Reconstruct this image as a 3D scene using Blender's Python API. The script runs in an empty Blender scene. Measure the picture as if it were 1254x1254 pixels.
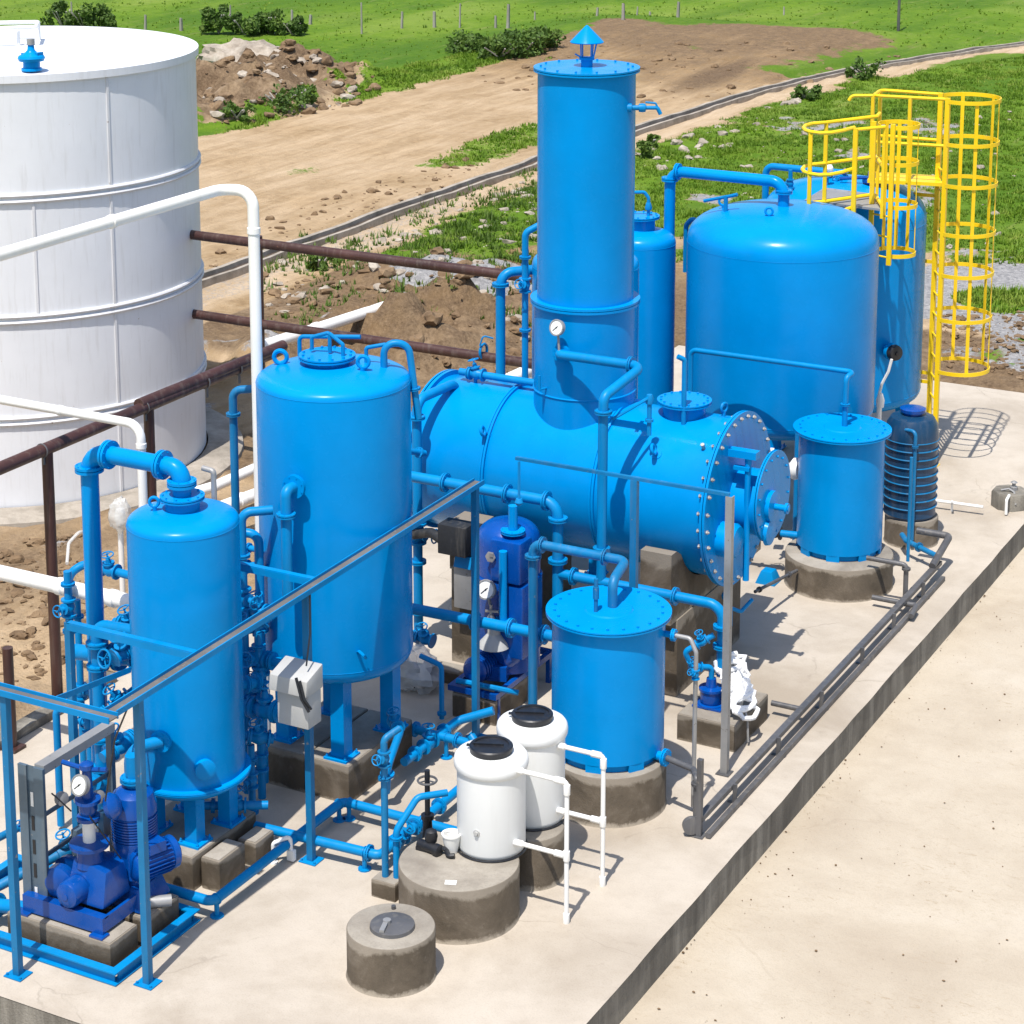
import bpy, bmesh, math, random
from math import *
from mathutils import Vector, Matrix, noise
random.seed(7)
C = bpy.context.scene.collection
SC = bpy.context.scene

# ---------------------------------------------------------------- camera, world, sun, exposure
CAMP, CAMY, FPX, CAMH, PPY = radians(11), radians(28.2), 2660.0, 10.0, 213.0
cam_d = bpy.data.cameras.new('camera')
cam = bpy.data.objects.new('camera', cam_d); C.objects.link(cam)
cam.location = (0, 0, CAMH)
cam.rotation_euler = (radians(90) - CAMP, 0, CAMY)
cam_d.sensor_width = 36; cam_d.sensor_fit = 'HORIZONTAL'
cam_d.lens = 36 * FPX / 1254
cam_d.shift_y = -(627 - PPY) / 1254
cam_d.clip_start = 0.5; cam_d.clip_end = 5000
SC.camera = cam

SUN_EL, SUN_AZ = radians(67), radians(-83)      # azimuth of the direction towards the sun, from +X
world = bpy.data.worlds.new('World'); SC.world = world
world.use_nodes = True
wn = world.node_tree.nodes; wl = world.node_tree.links
bg = wn['Background']
sky = wn.new('ShaderNodeTexSky'); sky.sky_type = 'NISHITA'; sky.sun_disc = False
sky.sun_elevation = SUN_EL; sky.sun_rotation = atan2(cos(SUN_AZ), sin(SUN_AZ))
sky.air_density = 1.0; sky.dust_density = 1.5; sky.ozone_density = 1.0
wl.new(sky.outputs[0], bg.inputs[0]); bg.inputs[1].default_value = 0.145
sun_d = bpy.data.lights.new('sun', 'SUN'); sun_d.energy = 4.9; sun_d.angle = radians(0.5); sun_d.color = (1, 0.955, 0.89)
sun = bpy.data.objects.new('sun', sun_d); C.objects.link(sun)
sd = Vector((cos(SUN_AZ) * cos(SUN_EL), sin(SUN_AZ) * cos(SUN_EL), sin(SUN_EL)))
sun.rotation_euler = sd.to_track_quat('Z', 'Y').to_euler(); sun.location = (0, 0, 40)
SC.view_settings.view_transform = 'Standard'; SC.view_settings.look = 'None'
SC.view_settings.exposure = 0.25; SC.view_settings.gamma = 1

# ---------------------------------------------------------------- survey: a sight line from the viewpoint met with a real plane
def rz_(v):
    c, s = cos(CAMY), sin(CAMY)
    return (v[0]*c - v[1]*s, v[0]*s + v[1]*c, v[2])
FW = rz_((0, cos(CAMP), -sin(CAMP))); UP = rz_((0, sin(CAMP), cos(CAMP))); RT = rz_((1, 0, 0))
def ray(x, y):
    a, b = (x-627)/FPX, (PPY-y)/FPX
    return [FW[i] + RT[i]*a + UP[i]*b for i in range(3)]
def G(x, y, z=0.0):
    d = ray(x, y); t = (z-CAMH)/d[2]; return Vector((d[0]*t, d[1]*t, z))
def PX(x, y, c):
    d = ray(x, y); t = c/d[0]; return Vector((c, d[1]*t, CAMH+d[2]*t))
def PY(x, y, c):
    d = ray(x, y); t = c/d[1]; return Vector((d[0]*t, c, CAMH+d[2]*t))
def HZ(P, y):
    k = (PPY-y)/FPX                       # height above a ground point that shows at this row
    fx = P[0]*FW[0] + P[1]*FW[1]; ux = P[0]*UP[0] + P[1]*UP[1]
    return CAMH + (k*fx - ux)/(UP[2] - k*FW[2])
def front(c, r):
    L = hypot(c[0], c[1]); return (c[0]*(L-r)/L, c[1]*(L-r)/L)

# ---------------------------------------------------------------- materials
def ramp(nt, fac, stops):
    n = nt.nodes.new('ShaderNodeValToRGB'); nt.links.new(fac, n.inputs[0])
    e = n.color_ramp.elements
    while len(e) < len(stops): e.new(0.5)
    for i, (p, c) in enumerate(stops):
        e[i].position = p; e[i].color = (c[0], c[1], c[2], 1) if len(c) == 3 else c
    return n.outputs[0]
def noi(nt, vec, scale, detail=4, rough=0.55, dist=0.0):
    n = nt.nodes.new('ShaderNodeTexNoise'); n.inputs['Scale'].default_value = scale
    n.inputs['Detail'].default_value = detail; n.inputs['Roughness'].default_value = rough
    n.inputs['Distortion'].default_value = dist
    nt.links.new(vec, n.inputs['Vector']); return n.outputs['Fac']
def mix(nt, fac, a, b, mode='MIX'):
    n = nt.nodes.new('ShaderNodeMix'); n.data_type = 'RGBA'; n.blend_type = mode
    for v, i in ((fac, 0), (a, 6), (b, 7)):
        if isinstance(v, (int, float)): n.inputs[i].default_value = v
        elif isinstance(v, tuple): n.inputs[i].default_value = (v[0], v[1], v[2], 1)
        else: nt.links.new(v, n.inputs[i])
    return n.outputs[2]
def mth(nt, op, a, b=None, c=None):
    n = nt.nodes.new('ShaderNodeMath'); n.operation = op
    for i, v in enumerate((a, b, c)):
        if v is None: continue
        if isinstance(v, (int, float)): n.inputs[i].default_value = v
        else: nt.links.new(v, n.inputs[i])
    return n.outputs[0]
def base_mat(name):
    m = bpy.data.materials.new(name); m.use_nodes = True
    nt = m.node_tree; b = nt.nodes['Principled BSDF']
    tc = nt.nodes.new('ShaderNodeNewGeometry')
    return m, nt, b, tc.outputs['Position']
def bump(nt, b, h, strength=0.3, dist=0.02):
    n = nt.nodes.new('ShaderNodeBump'); n.inputs['Strength'].default_value = strength
    n.inputs['Distance'].default_value = dist
    nt.links.new(h, n.inputs['Height']); nt.links.new(n.outputs[0], b.inputs['Normal'])
def paint(name, col, rough=0.32, var=0.12, wear=None, wear_amt=0.0, dust=0.0, metal=0.0, coat=0.0, bs=0.06, spec=0.5):
    """Sprayed paint: slow tone drift, orange peel, dust, chips"""
    m, nt, b, P = base_mat(name)
    n1 = noi(nt, P, 1.3, 5, 0.6)
    dk = tuple(c*(1-var) for c in col); lt = tuple(min(1, c*(1+var)) for c in col)
    c = ramp(nt, n1, [(0.3, dk), (0.7, lt)])
    if dust:
        sep = nt.nodes.new('ShaderNodeMapping'); sep.inputs['Scale'].default_value = (9, 9, 0.9)
        nt.links.new(P, sep.inputs[0])
        st = noi(nt, sep.outputs[0], 1.6, 4, 0.6)
        f = ramp(nt, st, [(0.52, (0, 0, 0)), (0.8, (dust, dust, dust))])
        c = mix(nt, f, c, (0.34, 0.31, 0.26))
    if wear:
        w = noi(nt, P, 14, 6, 0.7)
        f = ramp(nt, w, [(0.66 - wear_amt, (0, 0, 0)), (0.70 - wear_amt, (1, 1, 1))])
        c = mix(nt, f, c, wear)
    nt.links.new(c, b.inputs['Base Color'])
    r = ramp(nt, noi(nt, P, 5, 4), [(0.3, (rough*0.8,)*3), (0.75, (min(1, rough*1.35),)*3)])
    nt.links.new(r, b.inputs['Roughness'])
    b.inputs['Metallic'].default_value = metal; b.inputs['Specular IOR Level'].default_value = spec
    if coat:
        b.inputs['Coat Weight'].default_value = coat; b.inputs['Coat Roughness'].default_value = 0.15
    bump(nt, b, noi(nt, P, 26, 3), bs, 0.01)
    return m
def concrete(name, a, bcol, c, scale=1.0, rough=0.85, bstr=0.35):
    m, nt, b, P = base_mat(name)
    n1 = noi(nt, P, 0.9*scale, 6, 0.62, 0.4); n2 = noi(nt, P, 5*scale, 6, 0.65); n3 = noi(nt, P, 60, 3, 0.6)
    col = ramp(nt, n1, [(0.32, a), (0.52, bcol), (0.72, c)])
    col = mix(nt, ramp(nt, n2, [(0.45, (0, 0, 0)), (0.75, (0.5, 0.5, 0.5))]), col, a)
    col = mix(nt, ramp(nt, n3, [(0.5, (0, 0, 0)), (0.75, (0.22, 0.22, 0.22))]), col, tuple(x*0.55 for x in a))
    nt.links.new(col, b.inputs['Base Color']); b.inputs['Roughness'].default_value = rough
    h = mth(nt, 'ADD', n3, mth(nt, 'MULTIPLY', n2, 1.5)); bump(nt, b, h, bstr, 0.01)
    return m

BLUE = (0.0, 0.232, 0.585)
M = dict(
    blue=paint('blue_enamel', BLUE, 0.24, 0.08, dust=0.0, bs=0.03, spec=.12),
    pipe=paint('blue_pipe_enamel', (0.0, 0.20, 0.48), 0.38, 0.14, wear=(0.01, 0.10, 0.24), wear_amt=-0.02, dust=0.04, bs=0.08, spec=.2),
    oldblue=paint('weathered_blue_paint', (0.004, 0.15, 0.34), 0.45, 0.2, wear=(0.2, 0.22, 0.23), wear_amt=0.02, dust=0.12, bs=0.1, spec=.35),
    pump=paint('dark_blue_pump_enamel', (0.0, 0.06, 0.30), 0.26, 0.25, dust=0.03, bs=0.1, spec=.5),
    navy=paint('navy_plastic', (0.006, 0.04, 0.095), 0.3, 0.2, dust=0.1, bs=0.05),
    white=paint('white_tank_paint', (0.74, 0.75, 0.77), 0.42, 0.035, wear=(0.38, 0.30, 0.22), wear_amt=-0.04, dust=0.22, bs=0.05),
    seam=paint('rust_flecked_white_paint', (0.66, 0.66, 0.67), 0.5, 0.06, wear=(0.20, 0.12, 0.07), wear_amt=0.015, dust=0.3, bs=0.15),
    traybed=paint('stained_tray_steel', (0.15, 0.14, 0.13), 0.5, 0.3, wear=(0.26, 0.25, 0.24), wear_amt=0.03, dust=0.3, metal=0.2, bs=0.1),
    pvc=paint('white_pvc', (0.80, 0.79, 0.76), 0.38, 0.05, dust=0.16, bs=0.03),
    poly=paint('translucent_white_polyethylene', (0.72, 0.73, 0.72), 0.4, 0.03, dust=0.08, bs=0.03),
    yellow=paint('yellow_paint', (0.84, 0.56, 0.004), 0.4, 0.08, wear=(0.30, 0.16, 0.03), wear_amt=-0.04, dust=0.1, bs=0.05),
    brown=paint('red_brown_primer', (0.055, 0.022, 0.018), 0.45, 0.35, wear=(0.20, 0.10, 0.06), wear_amt=0.0, dust=0.2, bs=0.15),
    steel=paint('weathered_galvanised_steel', (0.30, 0.30, 0.30), 0.5, 0.25, wear=(0.16, 0.14, 0.12), wear_amt=0.03, dust=0.3, metal=0.35, bs=0.1),
    grey=paint('grey_cabinet_paint', (0.42, 0.42, 0.41), 0.45, 0.1, dust=0.25, bs=0.05),
    dsteel=paint('dark_grey_steel', (0.10, 0.10, 0.105), 0.45, 0.3, wear=(0.2, 0.18, 0.16), wear_amt=0.03, dust=0.3, metal=0.2, bs=0.1),
    black=paint('black_plastic', (0.012, 0.013, 0.017), 0.4, 0.3, dust=0.06, bs=0.1),
    slate=paint('slate_blue_panel', (0.10, 0.15, 0.20), 0.35, 0.25, wear=(0.30, 0.30, 0.30), wear_amt=0.0, dust=0.2, metal=0.3, bs=0.1),
    wrap=paint('crumpled_white_film', (0.82, 0.82, 0.82), 0.35, 0.05, bs=0.6),
    dial=paint('gauge_dial_white', (0.75, 0.75, 0.72), 0.4, 0.04),
    bolt=paint('zinc_bolt', (0.45, 0.42, 0.38), 0.4, 0.2, metal=0.6),
    insul=paint('black_insulation', (0.012, 0.014, 0.018), 0.7, 0.3, dust=0.2, bs=0.3),
    red=paint('red_handle_paint', (0.4, 0.03, 0.02), 0.4, 0.1),
    timber=paint('weathered_fence_timber', (0.30, 0.28, 0.25), 0.85, 0.25, bs=0.3),
    plinth=concrete('dark_damp_concrete', (0.10, 0.082, 0.062), (0.16, 0.135, 0.105), (0.27, 0.24, 0.20), 1.8),
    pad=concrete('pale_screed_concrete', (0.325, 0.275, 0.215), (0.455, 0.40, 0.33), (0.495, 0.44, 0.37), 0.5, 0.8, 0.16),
    edge=concrete('grey_kerb_concrete', (0.10, 0.09, 0.076), (0.17, 0.157, 0.135), (0.27, 0.25, 0.215), 1.6),
    yard=concrete('sandy_yard_concrete', (0.37, 0.31, 0.235), (0.445, 0.385, 0.30), (0.485, 0.43, 0.35), 0.55, 0.9, 0.4),
    rock=concrete('pale_broken_stone', (0.20, 0.165, 0.13), (0.36, 0.31, 0.25), (0.48, 0.43, 0.36), 2.2, 0.95, 0.6),
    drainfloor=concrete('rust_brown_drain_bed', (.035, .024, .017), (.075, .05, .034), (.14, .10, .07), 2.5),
    kerb=concrete('old_drain_concrete', (0.20, 0.175, 0.14), (0.34, 0.30, 0.25), (0.44, 0.39, 0.33), 2.0, 0.95, 0.5),
)

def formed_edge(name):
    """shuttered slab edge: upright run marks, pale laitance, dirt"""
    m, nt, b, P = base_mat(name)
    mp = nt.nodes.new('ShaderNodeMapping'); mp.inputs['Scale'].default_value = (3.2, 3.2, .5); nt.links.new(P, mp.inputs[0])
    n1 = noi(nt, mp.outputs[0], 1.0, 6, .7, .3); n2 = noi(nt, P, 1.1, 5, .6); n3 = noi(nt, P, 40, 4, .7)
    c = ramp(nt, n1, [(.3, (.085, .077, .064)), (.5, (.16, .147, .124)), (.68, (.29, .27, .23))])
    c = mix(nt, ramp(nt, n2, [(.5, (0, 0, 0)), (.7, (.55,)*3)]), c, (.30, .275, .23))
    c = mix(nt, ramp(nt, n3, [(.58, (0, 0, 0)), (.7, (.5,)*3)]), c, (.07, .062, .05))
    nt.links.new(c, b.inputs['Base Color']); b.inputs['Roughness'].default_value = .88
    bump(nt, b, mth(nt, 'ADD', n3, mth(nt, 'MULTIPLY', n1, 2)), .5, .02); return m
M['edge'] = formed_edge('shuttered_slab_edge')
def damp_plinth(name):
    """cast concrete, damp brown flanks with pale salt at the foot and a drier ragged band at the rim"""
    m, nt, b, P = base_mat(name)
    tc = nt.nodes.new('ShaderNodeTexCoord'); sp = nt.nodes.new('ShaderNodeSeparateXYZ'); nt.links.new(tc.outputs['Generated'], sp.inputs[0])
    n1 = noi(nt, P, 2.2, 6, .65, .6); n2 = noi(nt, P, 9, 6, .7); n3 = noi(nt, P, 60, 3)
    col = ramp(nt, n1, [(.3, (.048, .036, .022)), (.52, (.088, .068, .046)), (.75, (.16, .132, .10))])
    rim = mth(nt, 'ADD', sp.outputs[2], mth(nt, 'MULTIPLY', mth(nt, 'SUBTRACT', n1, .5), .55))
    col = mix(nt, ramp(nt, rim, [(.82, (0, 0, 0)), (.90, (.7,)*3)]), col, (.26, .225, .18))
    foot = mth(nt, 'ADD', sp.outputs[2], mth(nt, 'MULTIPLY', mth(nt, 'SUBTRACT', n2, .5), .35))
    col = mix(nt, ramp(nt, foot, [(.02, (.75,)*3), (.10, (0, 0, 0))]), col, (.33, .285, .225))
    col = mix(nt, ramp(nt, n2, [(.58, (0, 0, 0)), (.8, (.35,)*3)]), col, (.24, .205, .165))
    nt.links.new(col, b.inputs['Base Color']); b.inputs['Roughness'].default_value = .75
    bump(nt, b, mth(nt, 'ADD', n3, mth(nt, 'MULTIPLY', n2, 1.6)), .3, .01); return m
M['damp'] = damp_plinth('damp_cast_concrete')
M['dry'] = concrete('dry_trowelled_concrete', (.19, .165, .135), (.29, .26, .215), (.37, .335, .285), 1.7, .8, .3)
def streaked_yard(m):
    """specks of soil and straw on the yard slab"""
    nt = m.node_tree; b = nt.nodes['Principled BSDF']; old = b.inputs['Base Color'].links[0].from_socket
    g = nt.nodes.new('ShaderNodeNewGeometry'); mp = nt.nodes.new('ShaderNodeMapping'); mp.inputs['Scale'].default_value = (1, 2.4, 1); mp.inputs['Rotation'].default_value = (0, 0, .5); nt.links.new(g.outputs[0], mp.inputs[0])
    a = noi(nt, mp.outputs[0], 9, 6, .75, .8); c = noi(nt, g.outputs[0], .7, 5, .6)
    f = mth(nt, 'MULTIPLY', ramp(nt, a, [(.56, (0, 0, 0)), (.70, (1, 1, 1))]), ramp(nt, c, [(.42, (0, 0, 0)), (.62, (.75,)*3)]))
    nt.links.new(mix(nt, f, old, (.27, .20, .12)), b.inputs['Base Color'])
streaked_yard(M['yard'])
def hairlines(m, scale, col, amt):
    """hairline cracks and scuffs, broken up so that only some show"""
    nt = m.node_tree; b = nt.nodes['Principled BSDF']; old = b.inputs['Base Color'].links[0].from_socket
    g = nt.nodes.new('ShaderNodeNewGeometry'); n = nt.nodes.new('ShaderNodeTexNoise'); n.inputs['Scale'].default_value = 1.6; n.inputs['Detail'].default_value = 6; nt.links.new(g.outputs[0], n.inputs['Vector'])
    ad = nt.nodes.new('ShaderNodeVectorMath'); ad.operation = 'MULTIPLY_ADD'; ad.inputs[1].default_value = (.55, .55, .55); nt.links.new(n.outputs['Color'], ad.inputs[0]); nt.links.new(g.outputs[0], ad.inputs[2])
    v = nt.nodes.new('ShaderNodeTexVoronoi'); v.feature = 'DISTANCE_TO_EDGE'; v.inputs['Scale'].default_value = scale; nt.links.new(ad.outputs[0], v.inputs['Vector'])
    f = mth(nt, 'MULTIPLY', ramp(nt, v.outputs['Distance'], [(.0, (1, 1, 1)), (.006, (0, 0, 0))]), ramp(nt, noi(nt, g.outputs[0], .8, 3), [(.50, (0, 0, 0)), (.60, (amt,)*3)]))
    c = mix(nt, f, old, col)
    s1 = mth(nt, 'MULTIPLY', ramp(nt, noi(nt, g.outputs[0], 3.5, 7, .75, 1.5), [(.60, (0, 0, 0)), (.70, (.35,)*3)]), ramp(nt, noi(nt, g.outputs[0], .55, 4), [(.46, (0, 0, 0)), (.60, (1, 1, 1))]))
    c = mix(nt, s1, c, tuple(q*1.6 for q in col)); nt.links.new(c, b.inputs['Base Color'])
hairlines(M['pad'], .55, (.15, .125, .095), .4)
hairlines(M['yard'], .30, (.22, .17, .12), .16)
def see_through(m, k):
    nt = m.node_tree; t = nt.nodes.new('ShaderNodeBsdfTransparent'); x = nt.nodes.new('ShaderNodeMixShader'); x.inputs[0].default_value = k
    nt.links.new(nt.nodes['Principled BSDF'].outputs[0], x.inputs[1]); nt.links.new(t.outputs[0], x.inputs[2]); nt.links.new(x.outputs[0], nt.nodes['Material Output'].inputs[0])
M['film'] = paint('clear_crumpled_film', (0.72, 0.72, 0.70), 0.2, 0.1, bs=0.9, spec=.8); see_through(M['film'], .5)

# ---------------------------------------------------------------- mesh builder
class MB:
    def __init__(s): s.v = []; s.f = []
    def add(s, vs, fs):
        o = len(s.v); s.v += [Vector(v) for v in vs]; s.f += [tuple(i+o for i in f) for f in fs]; return s
    def box(s, a, b, rz=0, piv=None):
        x0, y0, z0 = a; x1, y1, z1 = b
        vs = [Vector(p) for p in ((x0,y0,z0),(x1,y0,z0),(x1,y1,z0),(x0,y1,z0),(x0,y0,z1),(x1,y0,z1),(x1,y1,z1),(x0,y1,z1))]
        if rz:
            c = Vector(piv) if piv else Vector(((x0+x1)/2, (y0+y1)/2, 0)); R = Matrix.Rotation(rz, 3, 'Z')
            vs = [R @ (v-c) + c for v in vs]
        return s.add(vs, [(0,3,2,1),(4,5,6,7),(0,1,5,4),(1,2,6,5),(2,3,7,6),(3,0,4,7)])
    def cbox(s, c, d, rz=0): 
        return s.box([c[i]-d[i]/2 for i in range(3)], [c[i]+d[i]/2 for i in range(3)], rz)
    def hull(s, bot, top):
        """prism between two polygons"""
        n = len(bot)
        return s.add(list(bot)+list(top), [tuple(range(n))[::-1], tuple(range(n, 2*n))] + [(i, (i+1) % n, n+(i+1) % n, n+i) for i in range(n)])
    def frame(s, ax):
        ax = Vector(ax).normalized(); h = Vector((0, 0, 1)) if abs(ax.z) < 0.9 else Vector((1, 0, 0))
        u = ax.cross(h).normalized(); return ax, u, ax.cross(u)
    def lathe(s, o, prof, ax=(0, 0, 1), seg=32, a0=0.0):
        """prof: (radius, along) pairs"""
        o = Vector(o); ax, u, w = s.frame(ax); vs = []; fs = []
        for r, h in prof:
            for i in range(seg):
                t = 2*pi*i/seg + a0; vs.append(o + ax*h + (u*cos(t) + w*sin(t))*r)
        for j in range(len(prof)-1):
            for i in range(seg):
                k = (i+1) % seg; fs.append((j*seg+i, j*seg+k, (j+1)*seg+k, (j+1)*seg+i))
        n = len(prof)
        fs.append(tuple(range(seg))[::-1]); fs.append(tuple((n-1)*seg+i for i in range(seg)))
        return s.add(vs, fs)
    def cyl(s, a, b, r, r2=None, seg=16):
        a, b = Vector(a), Vector(b); L = (b-a).length
        return s.lathe(a, [(r, 0), (r if r2 is None else r2, L)], b-a, seg)
    def tube(s, pts, r, bend=None, seg=12, closed=False):
        pts = [Vector(p) for p in pts]
        if not closed:
            out = [pts[0]]
            for i in range(1, len(pts)-1):
                p, q, n = pts[i-1], pts[i], pts[i+1]
                d0, d1 = (p-q), (n-q); l0, l1 = d0.length, d1.length
                if l0 < 1e-6 or l1 < 1e-6: continue
                d0.normalize(); d1.normalize(); an = d0.angle(d1)
                if an > 3.05: out.append(q); continue
                R = (bend if bend else 2.0*r); t = min(R/tan(an/2), l0*0.49, l1*0.49); R = t*tan(an/2)
                bis = (d0+d1).normalized(); cen = q + bis*(R/sin(an/2))
                a, b = q+d0*t-cen, q+d1*t-cen
                for k in range(7):
                    f = k/6; ang = a.angle(b)
                    out.append(cen + (a*sin((1-f)*ang) + b*sin(f*ang))/sin(ang))
            out.append(pts[-1]); pts = out
        n = len(pts); vs = []; fs = []
        tang = []
        for i in range(n):
            if closed: t = pts[(i+1) % n]-pts[i-1]
            elif i == 0: t = pts[1]-pts[0]
            elif i == n-1: t = pts[-1]-pts[-2]
            else: t = (pts[i+1]-pts[i]).normalized() + (pts[i]-pts[i-1]).normalized()
            tang.append(t.normalized())
        _, u, _w = s.frame(tang[0])
        for i in range(n):
            u = (u - tang[i]*u.dot(tang[i])).normalized(); w = tang[i].cross(u)
            for k in range(seg):
                a = 2*pi*k/seg; vs.append(pts[i] + (u*cos(a)+w*sin(a))*r)
        m = n if closed else n-1
        for i in range(m):
            j = (i+1) % n
            for k in range(seg):
                l = (k+1) % seg; fs.append((i*seg+k, i*seg+l, j*seg+l, j*seg+k))
        if not closed:
            fs.append(tuple(range(seg))[::-1]); fs.append(tuple((n-1)*seg+k for k in range(seg)))
        return s.add(vs, fs)
    def torus(s, c, ax, R, r, seg=32, ms=8, a0=0, a1=2*pi):
        c = Vector(c); ax, u, w = s.frame(ax)
        full = abs(a1-a0-2*pi) < 1e-6; n = seg if full else seg+1
        pts = [c + (u*cos(a0+(a1-a0)*i/seg) + w*sin(a0+(a1-a0)*i/seg))*R for i in range(n)]
        return s.tube(pts, r, bend=0.0001, seg=ms, closed=full)
    def flange(s, c, ax, r, t=0.03, nb=8, seg=24, pair=True):
        c = Vector(c); ax, u, w = s.frame(ax)
        if pair:
            s.lathe(c, [(r, -t), (r, -0.004)], ax, seg); s.lathe(c, [(r, 0.004), (r, t)], ax, seg)
            s.lathe(c, [(r*0.82, -0.004), (r*0.82, 0.004)], ax, seg)
        else: s.lathe(c, [(r, -t/2), (r, t/2)], ax, seg)
        e = t if pair else t/2
        for i in range(nb):
            a = 2*pi*(i+0.5)/nb; q = c + (u*cos(a)+w*sin(a))*r*0.86
            br = max(0.005, min(0.013, r*0.05))
            s.lathe(q, [(br, -e-br*1.3), (br, e+br*1.3)], ax, 6)
        return s
    def ibeam(s, a, b, wd, th, side):
        """flat bar from a to b; wd along side, th across"""
        a, b = Vector(a), Vector(b); d = (b-a).normalized(); sd_ = Vector(side); sd_ = (sd_-d*sd_.dot(d)).normalized(); n = d.cross(sd_)
        P = lambda q: [q+sd_*wd/2+n*th/2, q-sd_*wd/2+n*th/2, q-sd_*wd/2-n*th/2, q+sd_*wd/2-n*th/2]
        return s.hull(P(a), P(b))
    def build(s, name, mat, parent=None, bevel=0, sharp=35):
        org = Vector((0, 0, 0)); o_ = parent
        while o_ is not None: org += o_.location; o_ = o_.parent
        me = bpy.data.meshes.new(name); me.from_pydata([v-org for v in s.v], [], s.f)
        bm = bmesh.new(); bm.from_mesh(me)
        bmesh.ops.recalc_face_normals(bm, faces=bm.faces)
        if bevel:
            es = [e for e in bm.edges if len(e.link_faces) == 2 and e.calc_face_angle(0) > radians(40)]
            bmesh.ops.bevel(bm, geom=es, offset=bevel, segments=2, profile=0.6, affect='EDGES', clamp_overlap=True)
        bm.to_mesh(me); bm.free()
        me.polygons.foreach_set('use_smooth', [True]*len(me.polygons))
        me.set_sharp_from_angle(angle=radians(sharp))
        me.materials.append(M[mat] if isinstance(mat, str) else mat)
        o = bpy.data.objects.new(name, me); C.objects.link(o); o.parent = parent
        return o

def tag(o, label, cat, group=None):
    o['label'] = label; o['category'] = cat
    if group: o['group'] = group
    return o
def thing(name, label, cat, loc=(0, 0, 0), group=None):
    o = bpy.data.objects.new(name, None); C.objects.link(o); o.location = loc
    o.empty_display_size = 0.2
    return tag(o, label, cat, group)
def part(mb, name, mat, parent, label=None, bevel=0, sharp=35):
    o = mb.build(name, mat, parent, bevel, sharp)
    if label: o['label'] = label
    return o
def solo(mb, name, mat, label, cat, group=None, bevel=0, sharp=35, base=None):
    """a thing that is one mesh; origin at its base"""
    if base is None:
        xs = [v.x for v in mb.v]; ys = [v.y for v in mb.v]
        base = Vector(((min(xs)+max(xs))/2, (min(ys)+max(ys))/2, min(v.z for v in mb.v)))
    for v in mb.v: v -= base
    o = mb.build(name, mat, None, bevel, sharp); o.location = base
    return tag(o, label, cat, group)
def structure(mb, name, mat, bevel=0):
    o = mb.build(name, mat, None, bevel); o['kind'] = 'structure'; return o
def copy_tree(o, parent=None):
    c = o.copy(); C.objects.link(c); c.parent = parent
    for ch in list(o.children): copy_tree(ch, c)
    return c

# ---------------------------------------------------------------- pipework helpers
def valve(parent, c, ax, up, r, mat='pipe', wheel='pipe', name='valve'):
    """gate valve: flanged body on the pipe axis, bonnet and handwheel"""
    c = Vector(c); ax = Vector(ax).normalized(); up = Vector(up).normalized()
    b = MB()
    b.lathe(c-ax*r*2.1, [(r*1.75, 0), (r*1.75, r*.45), (r*1.05, r*.5), (r*1.35, r*1.5), (r*1.5, r*2.1), (r*1.35, r*2.7), (r*1.05, r*3.7), (r*1.75, r*3.75), (r*1.75, r*4.2)], ax, 16)
    b.lathe(c, [(r*1.0, 0), (r*1.0, r*1.6), (r*1.35, r*1.62), (r*1.35, r*1.95), (r*.7, r*2.0), (r*.5, r*3.0), (r*.22, r*3.05), (r*.22, r*4.3)], up, 12)
    v = part(b, name, mat, parent)
    h = MB(); q = c+up*r*3.9; h.torus(q, up, r*1.35, r*.17, 20, 6)
    _, u, w = h.frame(up)
    for k in range(3):
        a = 2*pi*k/3; h.cyl(q, q+(u*cos(a)+w*sin(a))*r*1.35, r*.12, seg=6)
    part(h, 'handwheel', wheel, v)
    return v
def gauge(parent, c, face, stem, r=0.06, mat='pipe'):
    """dial gauge on a stem"""
    c = Vector(c); face = Vector(face).normalized(); stem = Vector(stem)
    b = MB(); b.lathe(c, [(r, -r*.5), (r, 0), (r*1.08, 0.001), (r*1.08, r*.12), (r*.92, r*.14), (r*.92, r*.05)], face, 20)
    b.tube([stem, c-face*r*.25], r*.16, seg=8)
    g = part(b, 'gauge', 'steel', parent)
    d = MB(); d.lathe(c, [(r*.9, r*.055), (r*.9, r*.065)], face, 20); part(d, 'dial', 'dial', g)
    _, u, w = d.frame(face)
    n = MB(); q = c+face*r*.10; n.ibeam(q-(u+w)*r*.2, q+(u+w)*r*.48, r*.09, r*.03, u-w); n.cyl(q-face*r*.02, q+face*r*.03, r*.1, seg=8)
    part(n, 'needle', 'black', g)
    return g
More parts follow.
